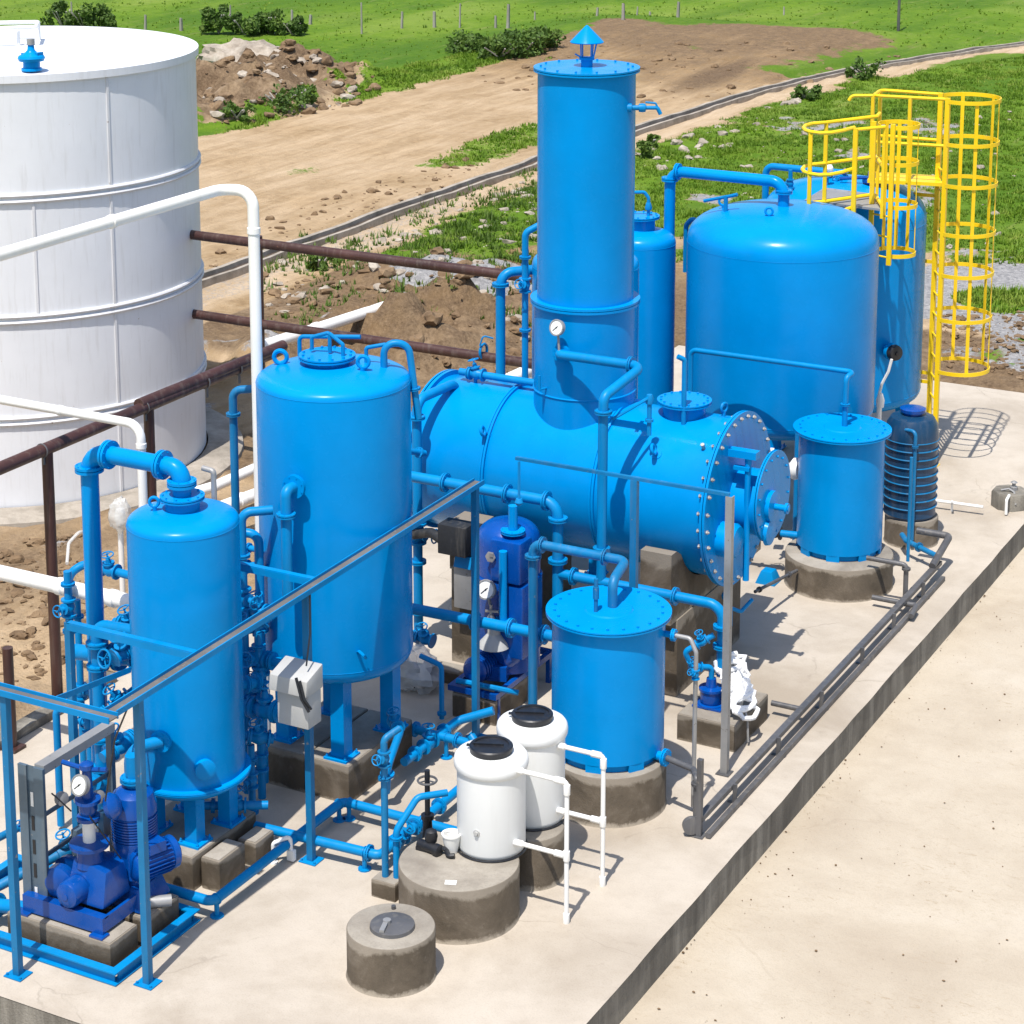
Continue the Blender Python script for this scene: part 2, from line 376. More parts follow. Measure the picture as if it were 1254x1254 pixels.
def pipe_run(label, pts, r, mat='pipe', fl=(), vl=(), bend=None, cat='pipe', name='blue_pipe', fr=1.75, supports=(), seg=14):
    """fl: (segment, t) flanges; vl: (segment, t, up) valves; supports: (segment, t)"""
    pts = [Vector(p) for p in pts]
    lo = min(pts, key=lambda p: p.z)
    def at(i, t): a, b = pts[i], pts[i+1]; return a.lerp(b, t), (b-a).normalized()
    m = MB(); m.tube(pts, r, bend or r*2.2, seg)
    if not fl and not vl and not supports:
        return solo(m, name, mat, label, cat, base=Vector((lo.x, lo.y, lo.z)))
    root = thing(name, label, cat, (lo.x, lo.y, lo.z))
    part(m, 'pipe', mat, root)
    for f in fl:
        c, d = at(f[0], f[1]); part(MB().flange(c, d, r*fr, max(0.012, r*.34), 8), 'flange', mat, root)
    for v in vl:
        c, d = at(v[0], v[1]); valve(root, c, d, v[2], r*1.05, mat if len(v) < 4 else v[3])
    for s_ in supports:
        c, d = at(s_[0], s_[1]); z0 = s_[2] if len(s_) > 2 else 0.0
        q = MB(); q.cyl((c.x, c.y, z0), (c.x, c.y, c.z-r*.5), r*.5, seg=8); q.lathe((c.x, c.y, z0), [(r*1.4, 0), (r*1.4, .015)], seg=10); q.torus(c, d, r*1.08, r*.16, 16, 6)
        part(q, 'support', mat, root)
    return root
def dome(R, h, z, n=12, top=True, ex=2.5):
    """head profile from the rim to the pole"""
    out = []
    for i in range(n+1):
        t = pi/2*i/n; out.append((max(0.004, R*cos(t)**(2/ex)), z + (1 if top else -1)*h*sin(t)**(2/ex)))
    return out
def hit_z(c, r, x, y):
    """nearest point of an upright cylinder on a sight line"""
    d = ray(x, y); a = d[0]**2+d[1]**2; b = -2*(d[0]*c[0]+d[1]*c[1]); k = c[0]**2+c[1]**2-r*r
    D = max(0, b*b-4*a*k); t = (-b-sqrt(D))/(2*a)
    P = Vector((d[0]*t, d[1]*t, CAMH+d[2]*t)); n = Vector((P.x-c[0], P.y-c[1], 0)).normalized(); return P, n
def hit_x(cy, cz, r, x, y):
    """nearest point of a lying cylinder (axis along X) on a sight line"""
    d = ray(x, y); oz = CAMH-cz; a = d[1]**2+d[2]**2; b = 2*(-d[1]*cy+d[2]*oz); k = cy*cy+oz*oz-r*r
    D = max(0, b*b-4*a*k); t = (-b-sqrt(D))/(2*a)
    P = Vector((d[0]*t, d[1]*t, CAMH+d[2]*t)); n = Vector((0, P.y-cy, P.z-cz)).normalized(); return P, n

# ================================================================ SETTING
PADX0, PADX1, PADY0, PADY1 = -14.5, -6.93, 12.27, 33.1
def fbm(x, y, s, o=4): return noise.fractal(Vector((x*s, y*s, 3.1)), 1.0, 2.0, o)
def sm(a, b, x):
    t = max(0, min(1, (x-a)/(b-a))); return t*t*(3-2*t)
def bumpf(x, y, cx, cy, rx, ry): 
    q = ((x-cx)/rx)**2+((y-cy)/ry)**2; return max(0, 1-q)
def drain_x(y): return -25.7 + (0.5*sm(48, 60, y)) + 0.028*max(0, y-60)**1.75
def zones(x, y):
    """grass, gravel, pale sand, dark soil at a ground point"""
    n = fbm(x, y, .35)*1.0; n2 = fbm(x+40, y, 1.2)*.5
    dx = drain_x(y); w = n*1.2+n2*.8
    grass = gravel = pale = dark = 0.0
    if x < dx-0.4:                                  # track side
        edge = -35.6 + .05*(y-50) + (0 if y < 62 else -(y-62)*.12)
        back = 75.0 + .12*(x+34) + n*1.0
        in_road = sm(edge-.5, edge+.5, x+w*.6) * (1-sm(back-1.2, back+1.0, y-w*.5))
        right_edge = sm(dx-.2-max(0, (y-70))*.2, dx-3.0-max(0, (y-70))*.2, x+w)
        if y > 66: in_road *= right_edge
        grass = 1-in_road
        pale = (1-sm(58, 66, y+n*3))*(.55+.45*n)
        dark = sm(55, 72, y+n*7)*.62
        strip = bumpf(x, y, -27.5, 52.0, 1.4, 5.5); grass = max(grass, .62*sm(.05, .7, strip+w*.45))
        strip2 = bumpf(x, y, -27.2, 65.0, 1.3, 5); dark = max(dark, strip2*.8)
        md = bumpf(x, y, -39.5, 53.5, 4.2, 8.0)
        if md > 0: grass = min(grass, 1-sm(.05, .3, md+w*.2)) ; grass = max(grass, sm(.45, .75, fbm(x, y, .8)+.35)*.8*(md < .5)); dark = max(dark, sm(.05, .4, md)*.7+n2*.6)
    elif x < dx+2.2:
        apron = 1-sm(dx+1.0, dx+2.0, x+w*.7); gravel = apron*(.42-.3*sm(42, 52, y)); pale = apron*.8+.15
        grass = (1-apron)*sm(36, 40, y+w*2)
    else:
        yb = 36.2 + max(0, (x+23.5))*1.05
        if x > -19: yb = 41.0 + (x+19)*.25
        if x > -13.5: yb = 43.3
        grass = sm(yb-1.0, yb+1.2, y+w*2.2)
        bare = sm(.30, .65, fbm(x*1.0, y*.6, .42)+.1 - (y-yb)*.035); grass *= 1-bare*.75; pale += bare*.5
        g1 = bumpf(x, y, -20.6, 36.8, 1.9, 1.7); gravel = sm(.05, .3, g1+w*.25)
        g2 = bumpf(x, y, -10.6, 40.8, 3.2, 3.0); gravel = max(gravel, sm(.05, .3, g2+w*.3)); grass *= 1-gravel
        g3 = bumpf(x, y, -10.8, 40.5, 1.3, 1.1); g3 = sm(.15, .45, g3+w*.3); grass = max(grass, g3*.9); gravel *= 1-g3
        dark = .65*(1-sm(38, 41, y))
        sp = bumpf(x, y, -11.2, 38.4, 1.6, 1.0); pale = max(pale, sm(.2, .5, sp+w*.3)*.9); 
        if pale > .6: dark *= .4
        if x < -19 and y < 30: dark *= .4
        if x < -14 and y < 25: dark = .35+.6*n
    return [max(0, min(1, q)) for q in (grass, gravel, pale, dark)]
def height(x, y, z=None):
    h = -.47 + fbm(x, y, .16)*.05
    if z is None: z = zones(x, y)
    rough = (1-z[0])
    near = sm(90, 60, y)
    h += near*(.05*z[0]*abs(fbm(x, y, 1.3)) + .03*rough*fbm(x, y, 1.6))
    if x > drain_x(y)+1.8: h += .10*abs(fbm(x+9, y, .55))*sm(33.3, 36, y) + z[3]*.22*max(0, fbm(x, y+5, 1.1)+.15)
    md = bumpf(x, y, -39.5, 53.5, 4.0, 8.5); h += min(1, md*1.5)*(.55+.75*fbm(x, y, .45)+.45*fbm(x, y, 1.7)+.2*fbm(x, y, 3.5))
    h += .35*bumpf(x, y, -37.0, 58.0, 1.6, 4.0)*max(0, .6+1.2*fbm(x, y, .7)+.9*fbm(x, y, 1.9))
    h += bumpf(x, y, -19.6, 32.6, 2.2, 2.4)*(.7+.7*fbm(x, y, .9)+.5*fbm(x, y, 2.2))
    h += bumpf(x, y, -21.2, 30.0, 1.6, 1.6)*(.4+.4*fbm(x, y, .9))
    h += .9*bumpf(x, y, -24.2+3.2, 36.6, 2.4, 1.6)*(.3+.3*fbm(x, y, 1.0))
    f = sm(60, 73, y)*sm(-41, -35, x)*(1-sm(75.5, 80, y)); h += f*.45*(1-sm(-27, -23, x))
    if x > PADX1-.5: h = min(h, -.50)
    if x > PADX0-1.2 and y < PADY1+.4: h = min(h, -.06-.2) if x < PADX0 else -.62
    if abs(x-drain_x(y)) < .36: h = min(h, -.62)
    elif abs(x-drain_x(y)) < .8: h = min(h, -.44)
    return h

def ground_sheet():
    def axis(lo, hi, step, far_lo, far_hi):
        a = [lo+step*i for i in range(int((hi-lo)/step)+1)]
        s = step; q = lo
        pre = []
        while q > far_lo: s *= 1.22; q -= s; pre.append(q)
        s = step; q = a[-1]; post = []
        while q < far_hi: s *= 1.22; q += s; post.append(q)
        return pre[::-1]+a+post
    xs = axis(-52, -6, .19, -1500, 1500); ys = axis(16, 82, .22, -300, 2500)
    vs = []; zs = []
    for y in ys:
        for x in xs:
            z = zones(x, y) if -120 < x < 60 and 0 < y < 160 else [1, 0, 0, 0]
            zs.append(z); vs.append((x, y, height(x, y, z) if -120 < x < 60 and 0 < y < 160 else -.47))
    n = len(xs); fs = [(j*n+i, j*n+i+1, (j+1)*n+i+1, (j+1)*n+i) for j in range(len(ys)-1) for i in range(n-1)]
    me = bpy.data.meshes.new('ground'); me.from_pydata(vs, [], fs)
    at = me.color_attributes.new('ground_cover', 'FLOAT_COLOR', 'POINT')
    at.data.foreach_set('color', [c for z in zs for c in z])
    me.polygons.foreach_set('use_smooth', [True]*len(me.polygons))
    o = bpy.data.objects.new('ground', me); C.objects.link(o); o['kind'] = 'structure'
    m, nt, b, P = base_mat('field_and_bare_earth')
    va = nt.nodes.new('ShaderNodeVertexColor'); va.layer_name = 'ground_cover'
    sp = nt.nodes.new('ShaderNodeSeparateColor'); nt.links.new(va.outputs[0], sp.inputs[0])
    gr, gv, pa, dk = sp.outputs[0], sp.outputs[1], sp.outputs[2], va.outputs[1]
    nA = noi(nt, P, .55, 6, .6); nB = noi(nt, P, 3.2, 6, .65); nC = noi(nt, P, 14, 5, .7); nD = noi(nt, P, 45, 3, .7); nF = noi(nt, P, .09, 5, .6)
    st = nt.nodes.new('ShaderNodeMapping'); st.inputs['Scale'].default_value = (2.2, .28, 1); st.inputs['Rotation'].default_value = (0, 0, radians(3)); nt.links.new(P, st.inputs[0])
    nS = noi(nt, st.outputs[0], 1.3, 6, .65, .5)
    soil = ramp(nt, nB, [(.3, (.19, .118, .055)), (.5, (.29, .195, .10)), (.72, (.40, .295, .18))])
    soil = mix(nt, ramp(nt, nS, [(.42, (0, 0, 0)), (.66, (.75,)*3)]), soil, (.45, .31, .17))
    palec = ramp(nt, nS, [(.3, (.43, .31, .185)), (.7, (.56, .44, .31))])
    soil = mix(nt, mth(nt, 'MULTIPLY', pa, mth(nt, 'ADD', nA, .4)), soil, palec)
    darkc = ramp(nt, nC, [(.3, (.085, .055, .032)), (.55, (.165, .112, .068)), (.75, (.25, .18, .112))])
    soil = mix(nt, ramp(nt, mth(nt, 'ADD', dk, mth(nt, 'MULTIPLY', mth(nt, 'SUBTRACT', nB, .5), .9)), [(.2, (0, 0, 0)), (.75, (1, 1, 1))]), soil, darkc)
    vor = nt.nodes.new('ShaderNodeTexVoronoi'); vor.inputs['Scale'].default_value = 16; nt.links.new(P, vor.inputs['Vector'])
    gcol = mix(nt, .5, ramp(nt, nD, [(.3, (.16, .16, .165)), (.7, (.40, .39, .38))]), ramp(nt, vor.outputs['Color'], [(.1, (.14, .14, .15)), (.9, (.46, .45, .44))]))
    col = mix(nt, ramp(nt, mth(nt, 'ADD', gv, mth(nt, 'MULTIPLY', mth(nt, 'SUBTRACT', nC, .5), .7)), [(.38, (0, 0, 0)), (.58, (1, 1, 1))]), soil, gcol)
    g1 = ramp(nt, nB, [(.28, (.048, .105, .010)), (.5, (.10, .19, .013)), (.72, (.19, .265, .03))])
    g2 = ramp(nt, nF, [(.38, (.065, .14, .012)), (.5, (.13, .225, .014)), (.62, (.20, .275, .04))])
    gcol2 = mix(nt, .5, g1, g2)
    gcol2 = mix(nt, ramp(nt, nC, [(.48, (0, 0, 0)), (.75, (.35,)*3)]), gcol2, (.055, .125, .010))
    st2 = nt.nodes.new('ShaderNodeMapping'); st2.inputs['Scale'].default_value = (.10, .035, 1); st2.inputs['Rotation'].default_value = (0, 0, radians(62)); nt.links.new(P, st2.inputs[0])
    nL = noi(nt, st2.outputs[0], 2.2, 5, .6, .4); gcol2 = mix(nt, ramp(nt, nL, [(.45, (0, 0, 0)), (.62, (.6,)*3)]), gcol2, (.045, .115, .010)); gcol2 = mix(nt, ramp(nt, nL, [(.34, (.5,)*3), (.44, (0, 0, 0))]), gcol2, (.20, .27, .05))
    gcol2 = mix(nt, ramp(nt, nS, [(.58, (0, 0, 0)), (.74, (.5,)*3)]), gcol2, (.26, .235, .10))
    gm = ramp(nt, mth(nt, 'ADD', mth(nt, 'ADD', gr, mth(nt, 'MULTIPLY', mth(nt, 'SUBTRACT', nB, .5), 1.3)), mth(nt, 'MULTIPLY', mth(nt, 'SUBTRACT', nC, .5), .9)), [(.40, (0, 0, 0)), (.56, (1, 1, 1))])
    col = mix(nt, gm, col, gcol2)
    nt.links.new(col, b.inputs['Base Color']); b.inputs['Roughness'].default_value = .95
    b.inputs['Specular IOR Level'].default_value = .15
    h = mth(nt, 'ADD', mth(nt, 'MULTIPLY', nB, 1.2), mth(nt, 'ADD', mth(nt, 'MULTIPLY', nC, .6), mth(nt, 'MULTIPLY', nD, .2)))
    bump(nt, b, h, .8, .10)
    me.materials.append(m); return o
ground_sheet()

# equipment pad, its riser and the yard slab beside it
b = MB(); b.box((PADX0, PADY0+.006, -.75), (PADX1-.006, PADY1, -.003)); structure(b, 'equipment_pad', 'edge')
# pad top: a slightly uneven screed
def sheet(name, mat, x0, x1, y0, y1, z, step=.25, amp=.004, edge=0.0):
    nx, ny = max(2, int((x1-x0)/step)), max(2, int((y1-y0)/step)); b = MB(); vs = []; fs = []
    for j in range(ny+1):
        for i in range(nx+1):
            x, y = x0+(x1-x0)*i/nx, y0+(y1-y0)*j/ny
            e = 0
            if edge and i == nx: e = edge*fbm(x, y, 1.1)
            vs.append((x+e, y, z+amp*fbm(x, y, .7)))
    for j in range(ny):
        for i in range(nx): a = j*(nx+1)+i; fs.append((a, a+1, a+nx+2, a+nx+1))
    b.add(vs, fs); return structure(b, name, mat)
sheet('pad_screed', 'pad', PADX0, PADX1+.004, PADY0, PADY1, 0.002, .2, .003, .012)
sheet('yard_slab', 'yard', PADX1-.3, 10, 2, 60, -.36, .4, .006)
b = MB(); b.box((-16, 2, -.7), (PADX1-.3, PADY0+.2, -.37)); structure(b, 'front_yard', 'yard')

# drain along the track: two kerbs, a rust-brown floor, a concrete apron
dr = thing('drainage_channel', 'open concrete drain with two low kerbs along the dirt track', 'drain', (-25.7, 50, -.5))
def strip(mb, off0, off1, z0, z1, ya, yb, step=1.0, jz=0.0):
    ys = [ya+step*i for i in range(int((yb-ya)/step)+1)]
    vs = []; fs = []
    for y in ys:
        x = drain_x(y); j = jz*fbm(x, y, .6)
        vs += [(x+off0, y, z0), (x+off1, y, z0), (x+off1, y, z1+j), (x+off0, y, z1+j)]
    for i in range(len(ys)-1):
        a = i*4
        for k in range(4): fs.append((a+k, a+(k+1) % 4, a+4+(k+1) % 4, a+4+k))
    fs += [(0, 1, 2, 3), tuple(len(vs)-4+k for k in (3, 2, 1, 0))]
    mb.add(vs, fs)
k = MB(); strip(k, -.24, -.12, -.8, -.40, 26, 92, .6, .05); part(k, 'kerb', 'kerb', dr)
k = MB(); strip(k, .12, .21, -.8, -.42, 26, 92, .6, .05); part(k, 'kerb', 'kerb', dr)
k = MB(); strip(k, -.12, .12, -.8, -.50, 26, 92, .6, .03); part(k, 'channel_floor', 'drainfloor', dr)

# ================================================================ WHITE STORAGE TANK (left edge of the view)
WC, WR, WZ0, WZ1 = (-21.43, 24.34), 2.72, -.36, 5.72
wt = thing('storage_tank', 'huge white cylindrical storage tank with bolted ring seams at the left edge', 'storage tank', (WC[0], WC[1], WZ0))
b = MB(); b.lathe((WC[0], WC[1], 0), [(WR, WZ0), (WR, WZ1-.10)], seg=96); part(b, 'shell', 'white', wt)
b = MB(); b.lathe((WC[0], WC[1], 0), [(WR+.045, WZ1-.10), (WR+.045, WZ1+.005), (WR-.02, WZ1+.01), (WR*.5, WZ1+.10), (.02, WZ1+.16)], seg=96); part(b, 'roof', 'white', wt)
for row in (240, 388, 512):
    zz = HZ(front(WC, WR), row)
    b = MB()
    for dz in (0, -.085): b.torus((WC[0], WC[1], zz+dz), (0, 0, 1), WR+.012, .028, 96, 6)
    part(b, 'ring_seam', 'seam', wt)
zr = [WZ0, HZ(front(WC, WR), 512), HZ(front(WC, WR), 388), HZ(front(WC, WR), 240), WZ1-.1]
for x, r0, r1 in ((139, 0, 4), (44, 2, 3), (-30, 0, 4)):
    P, n = hit_z(WC, WR, x, 330); t = Vector((-n.y, n.x, 0)); b = MB()
    b.ibeam((P.x, P.y, zr[r0]), (P.x, P.y, zr[r1]), .035, .03, t); part(b, 'vertical_seam', 'seam', wt)
    b = MB()
P = PY(39, 84, front(WC, WR)[1]+.3); q = Vector((-20.95, 22.35, WZ1+.06))
q = G(39, 86, WZ1+.04)
v = MB(); v.lathe(q, [(.14, 0), (.14, .03), (.115, .04), (.115, .12), (.17, .13), (.185, .17), (.17, .20), (.09, .235), (.05, .28), (.04, .36), (.03, .37)], seg=24)
v.cbox((q.x+.12, q.y+.02, q.z+.2), (.05, .12, .10)); v.cbox((q.x-.12, q.y+.02, q.z+.19), (.05, .12, .08))
vv = part(v, 'breather_vent', 'blue', wt)
v = MB(); v.lathe(q+Vector((0, 0, .35)), [(.055, 0), (.055, .08)], seg=14); part(v, 'vent_cap', 'steel', vv)
q = G(18, 38, WZ1+.05); v = MB()
v.lathe(q, [(.25, 0), (.25, .05), (.02, .06)], seg=24); part(v, 'roof_hatch', 'white', wt)
hh = MB(); a = G(-10, 28, WZ1+.45); c_ = G(46, 28, WZ1+.45); e = G(-6, 36, WZ1+.45); f = G(46, 32, WZ1+.45)
hh.tube([G(-40, 33, WZ1+.4), G(-12, 28, WZ1+.4), G(47, 27, WZ1+.4), G(44, 33, WZ1+.4), G(-15, 35, WZ1+.4)], .03, .05, 8)
for p_ in (G(47, 27, WZ1+.4), G(22, 33, WZ1+.4)): hh.cyl((p_.x, p_.y, WZ1-.02), p_, .025, seg=8)
part(hh, 'roof_handrail', 'white', wt)
# earth-caked concrete ring under the tank
b = MB(); b.lathe((WC[0], WC[1], 0), [(WR+.62, -.9), (WR+.56, -.40), (WR+.46, -.355), (WR+.03, -.35), (WR+.03, -.9)], seg=80)
solo(b, 'ring_footing', 'kerb', 'low concrete ring footing round the foot of the white storage tank', 'footing')

# ================================================================ CONCRETE PLINTHS
def round_plinth(c, r, h, label, group='round concrete plinths on the pad'):
    o = thing('round_plinth', label, 'plinth', (c[0], c[1], 0), group)
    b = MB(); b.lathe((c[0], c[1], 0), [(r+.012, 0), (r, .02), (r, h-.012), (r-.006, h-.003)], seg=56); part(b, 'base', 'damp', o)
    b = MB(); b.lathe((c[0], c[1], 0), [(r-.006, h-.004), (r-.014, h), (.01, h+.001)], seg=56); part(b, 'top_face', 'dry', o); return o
PED, PL2, PL3, PLF, PLR, PLB = (-8.69, 14.08), (-8.67, 15.19), (-8.43, 16.07), (-8.42, 17.68), (-8.38, 24.10), (-8.05, 25.91)
ped = round_plinth(PED, .37, .43, 'empty round dark concrete pedestal with a steel disc on top, nearest the camera')
b = MB(); b.lathe((PED[0]+.02, PED[1]-.01, .43), [(.19, 0), (.185, .03), (.17, .036), (.01, .038)], seg=32); pl = part(b, 'steel_disc', 'dsteel', ped)
b = MB(); b.box((PED[0]-.02, PED[1]-.19, .468), (PED[0]+.02, PED[1]-.03, .49), .3); b.lathe((PED[0]-.02, PED[1]-.03, .466), [(.035, 0), (.035, .03)], seg=10); part(b, 'latch', 'steel', pl)
b = MB(); b.lathe((PED[0]-.12, PED[1]+.24, .43), [(.02, 0), (.02, .03)], seg=8); part(b, 'anchor_bolt', 'dsteel', ped)
round_plinth(PL2, .53, .49, 'wide round dark concrete plinth carrying the front white plastic tank')
round_plinth(PL3, .31, .48, 'narrow round concrete plinth carrying the rear white plastic tank')
round_plinth(PLF, .56, .50, 'round dark concrete plinth under the flat lidded blue tank in front')
round_plinth(PLR, .655, .40, 'round dark concrete plinth under the flat lidded blue tank at the right')
round_plinth(PLB, .34, .36, 'round concrete plinth under the ribbed navy tank')
def block(a, b_, label, bev=.015, name='concrete_block', group=None, mat='plinth', z0=0.0):
    o = thing(name, label, 'plinth', ((a[0]+b_[0])/2, (a[1]+b_[1])/2, z0), group)
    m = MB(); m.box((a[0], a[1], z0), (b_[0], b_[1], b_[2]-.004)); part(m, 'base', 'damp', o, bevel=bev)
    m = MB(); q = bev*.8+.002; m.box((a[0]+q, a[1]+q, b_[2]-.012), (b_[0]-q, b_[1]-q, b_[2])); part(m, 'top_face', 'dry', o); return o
# ================================================================ UPRIGHT PRESSURE VESSELS
def vessel(name, label, c, r, zb, zt, hb, ht, group=None, ring=False, cat='pressure vessel'):
    t = thing(name, label, cat, (c[0], c[1], 0), group)
    b = MB()
    prof = dome(r, hb, zb, 12, False)[::-1] + dome(r, ht, zt, 14, True)
    b.lathe((c[0], c[1], 0), prof, seg=72); part(b, 'shell', 'blue', t, sharp=50)
    for zz in ((zt,) if ring else (zt, zb)): b = MB(); b.torus((c[0], c[1], zz), (0, 0, 1), r-.001, .004, 72, 6); part(b, 'weld_seam', 'blue', t)
    if ring:
        b = MB(); b.lathe((c[0], c[1], zb), [(r-.01, -.025), (r+.05, -.022), (r+.055, -.004), (r+.05, -.002), (r+.05, .002), (r+.055, .006), (r+.05, .022), (r-.01, .025)], seg=72)
        part(b, 'girth_flange', 'blue', t)
    return t
def leg(t, c, r, ang, z0, z1, w=.13, mat='blue', plate=.24):
    q = Vector((c[0]+r*cos(ang), c[1]+r*sin(ang), 0)); m = MB()
    # channel leg: web and two flanges, square to the pad
    m.box((q.x-w/2, q.y-w/2, z0+.02), (q.x+w/2, q.y-w/2+.02, z1)); m.box((q.x-w/2, q.y-w/2+.02, z0+.02), (q.x-w/2+.02, q.y+w/2, z1)); m.box((q.x+w/2-.02, q.y-w/2+.02, z0+.02), (q.x+w/2, q.y+w/2, z1))
    l = part(m, 'leg', mat, t)
    m = MB(); m.box((q.x-plate/2, q.y-plate/2, z0), (q.x+plate/2, q.y+plate/2, z0+.022))
    for sx in (-1, 1):
        for sy in (-1, 1): m.lathe((q.x+sx*plate*.4, q.y+sy*plate*.4, z0+.022), [(.014, 0), (.014, .018), (.008, .02), (.008, .035)], seg=6)
    part(m, 'base_plate', mat, l)
def manway(t, c, z0, z1, rn, rf, th=.04, nb=16, handle=True, name='manway', lid_bolts='pipe'):
    m = MB(); m.lathe((c[0], c[1], 0), [(rn, z0), (rn, z1)], seg=32); nk = part(m, name, 'blue', t)
    m = MB(); m.flange((c[0], c[1], z1+th), (0, 0, 1), rf, th, nb, 40); part(m, 'cover', 'blue', nk)
    return nk
def lug(t, P, up, across, s=.10, mat='blue'):
    """lifting eye: pad, shank and ring"""
    P = Vector(P); up = Vector(up).normalized(); m = MB()
    m.lathe(P-up*.02, [(s*.55, 0), (s*.5, .028)], up, 12); m.cyl(P, P+up*s*.55, s*.2, seg=10)
    m.torus(P+up*s*.95, across, s*.42, s*.15, 18, 8); part(m, 'lifting_eye', mat, t)
def stub(t, P, n, r, L, rf=None, blank=True, name='nozzle', mat='blue', inward=.1):
    """flanged nozzle standing off a shell along n"""
    P = Vector(P); n = Vector(n).normalized(); m = MB(); m.cyl(P-n*inward, P+n*L, r, seg=20)
    o = part(m, name, mat, t); m = MB(); m.flange(P+n*L, n, rf or r*1.75, .018, 8, 24, pair=blank); part(m, 'flange', mat, o); return P+n*L

# --- middle-left vessel
LMc, LMr = (-11.06, 16.98), .745
fr = front(LMc, LMr)
LMzt, LMzb = HZ(fr, 493), HZ(fr, 826)
lm = vessel('pressure_vessel', 'large domed blue vessel on legs behind the grey electrical box', LMc, LMr, LMzb, LMzt, .23, HZ(LMc, 447)-LMzt, 'domed blue vessels on legs')
zc = HZ(LMc, 447)
mc = (LMc[0]-.10, LMc[1]+.05)
manway(lm, mc, zc-.08, HZ(mc, 436)-.02, .21, .275, .02, 12)
zc2 = HZ(mc, 432)
m = MB(); m.tube([(mc[0]-.16, mc[1]-.02, zc2+.02), (mc[0]-.16, mc[1]-.02, zc2+.14), (mc[0]+.02, mc[1]+.02, zc2+.20), (mc[0]+.02, mc[1]+.02, zc2-.0)], .02, .02, 8)
m.tube([(mc[0]+.02, mc[1]+.02, zc2+.19), (mc[0]+.17, mc[1]+.02, zc2+.10), (mc[0]+.17, mc[1]+.02, zc2-.02)], .02, .02, 8); part(m, 'lifting_frame', 'pipe', lm)
lug(lm, (LMc[0]+.33, LMc[1]+.0, zc-.045), (.1, 0, 1), (.35, -.9, 0), .13)
lug(lm, (LMc[0]-.50, LMc[1]-.12, zc-.10), (-.2, 0, 1), (.35, -.9, 0), .15)
for a in (-.7, .95, 2.5, 4.05): leg(lm, LMc, .52, a-.25, .40, LMzb-.04, .15, plate=.26)
for a in (0,): pass
P, n = hit_z(LMc, LMr, 366, 592); e = stub(lm, P, n, .06, .10, .115)
pipe_run('blue elbow pipe dropping down the front of the middle domed vessel', [e, e+n*.13+Vector((-.02, 0, 0)), (e.x+n.x*.13-.02, e.y+n.y*.13, HZ((e.x, e.y), 730))], .052, 'pipe', fl=[(1, .22)], bend=.13)
P, n = hit_z(LMc, LMr, 438, 800); m = MB(); m.tube([P-n*.02, P+n*.05+Vector((0, 0, .04)), P+n*.05+Vector((.06, .0, .0)), P+Vector((.08, .02, -.04))], .015, .01, 6); part(m, 'drain_cock', 'blue', lm)
block((-11.62, 16.40), (-11.10, 17.6, .40), 'left dark concrete footing block under the middle domed vessel')
block((-11.085, 16.40), (-10.58, 17.6, .40), 'right dark concrete footing block under the middle domed vessel')

# --- small left vessel
LSc, LSr = (-11.30, 14.86), .50
fr = front(LSc, LSr); LSzt, LSzb = HZ(fr, 663), HZ(fr, 972)
ls = vessel('pressure_vessel', 'small domed blue vessel with a bottom girth flange, nearest the pump skid', LSc, LSr, LSzb, LSzt, .17, HZ(LSc, 622)-LSzt, 'domed blue vessels on legs', ring=True)
zc = HZ(LSc, 622)
manway(ls, LSc, zc-.06, HZ(LSc, 608)-.02, .155, .20, .018, 10)
lug(ls, (LSc[0]-.19, LSc[1]-.15, zc-.02), (0, -.1, 1), (.4, -.9, 0), .10)
for a in (-.55, 1.0, 2.55, 4.1): leg(ls, LSc, .33, a-.3, .33, LSzb-.03, .13, plate=.23)
P, n = hit_z(LSc, LSr, 200, 905); LSn = stub(ls, P, n, .055, .05, .10)
P, n = hit_z(LSc, LSr, 250, 940); m = MB(); m.lathe(P-n*.06, [(.085, 0), (.085, .10), (.095, .102), (.095, .12), (.07, .128), (.01, .13)], n, 24); part(m, 'hand_hole', 'blue', ls)
block((-11.75, 14.36), (-10.93, 15.35, .33), 'dark concrete footing block under the small domed vessel')
block((-10.91, 14.45), (-10.70, 14.85, .31), 'rough upright concrete lump beside the footing of the small domed vessel', .025)
block((-10.89, 14.98), (-10.68, 15.28, .24), 'low concrete lump beside the footing of the small domed vessel', .025)

# --- big vessel at the right and the one behind it
BRc, BRr = (-9.94, 26.0), 1.243
fr = front(BRc, BRr); zt, zb = HZ(fr, 322), HZ(fr, 527); BRzc = HZ(BRc, 252)
br = vessel('pressure_vessel', 'broad domed blue vessel in front of the yellow guard rail, right of the tall stack', BRc, BRr, zb, zt, .30, BRzc-zt, 'domed blue vessels on legs')
for a in (.8, 2.37, 3.94, 5.51): leg(br, BRc, .9, a, .02, zb-.08, .18, plate=.3)
lug(br, (BRc[0]+.02, BRc[1]-.55, BRzc-.07), (0, -.1, 1), (.3, -.9, 0), .11)
lug(br, (BRc[0]-.75, BRc[1]-.2, BRzc-.09), (-.1, -.1, 1), (.3, -.9, 0), .12)
P, n = hit_z(BRc, BRr, 1035, 503); m = MB(); m.lathe(P-n*.05, [(.05, 0), (.05, .09), (.07, .09), (.07, .11), (.01, .11)], n, 14); part(m, 'plug', 'pipe', br)
BR2c, BR2r = (-10.16, 29.0), 1.16
zt, zb = HZ(BR2c, 266), HZ(BR2c, 468); BR2zc = HZ(BR2c, 219)
br2 = vessel('pressure_vessel', 'broad domed blue vessel farthest back, beside the tall caged yellow ladder', BR2c, BR2r, zb, zt, .28, BR2zc-zt, 'domed blue vessels on legs')
for a in (.45, 2.0, 3.6, 5.2): leg(br2, BR2c, .92, a, .02, zb-.06, .16, plate=.28)
P, n = hit_z(BR2c, BR2r, 1086, 428)
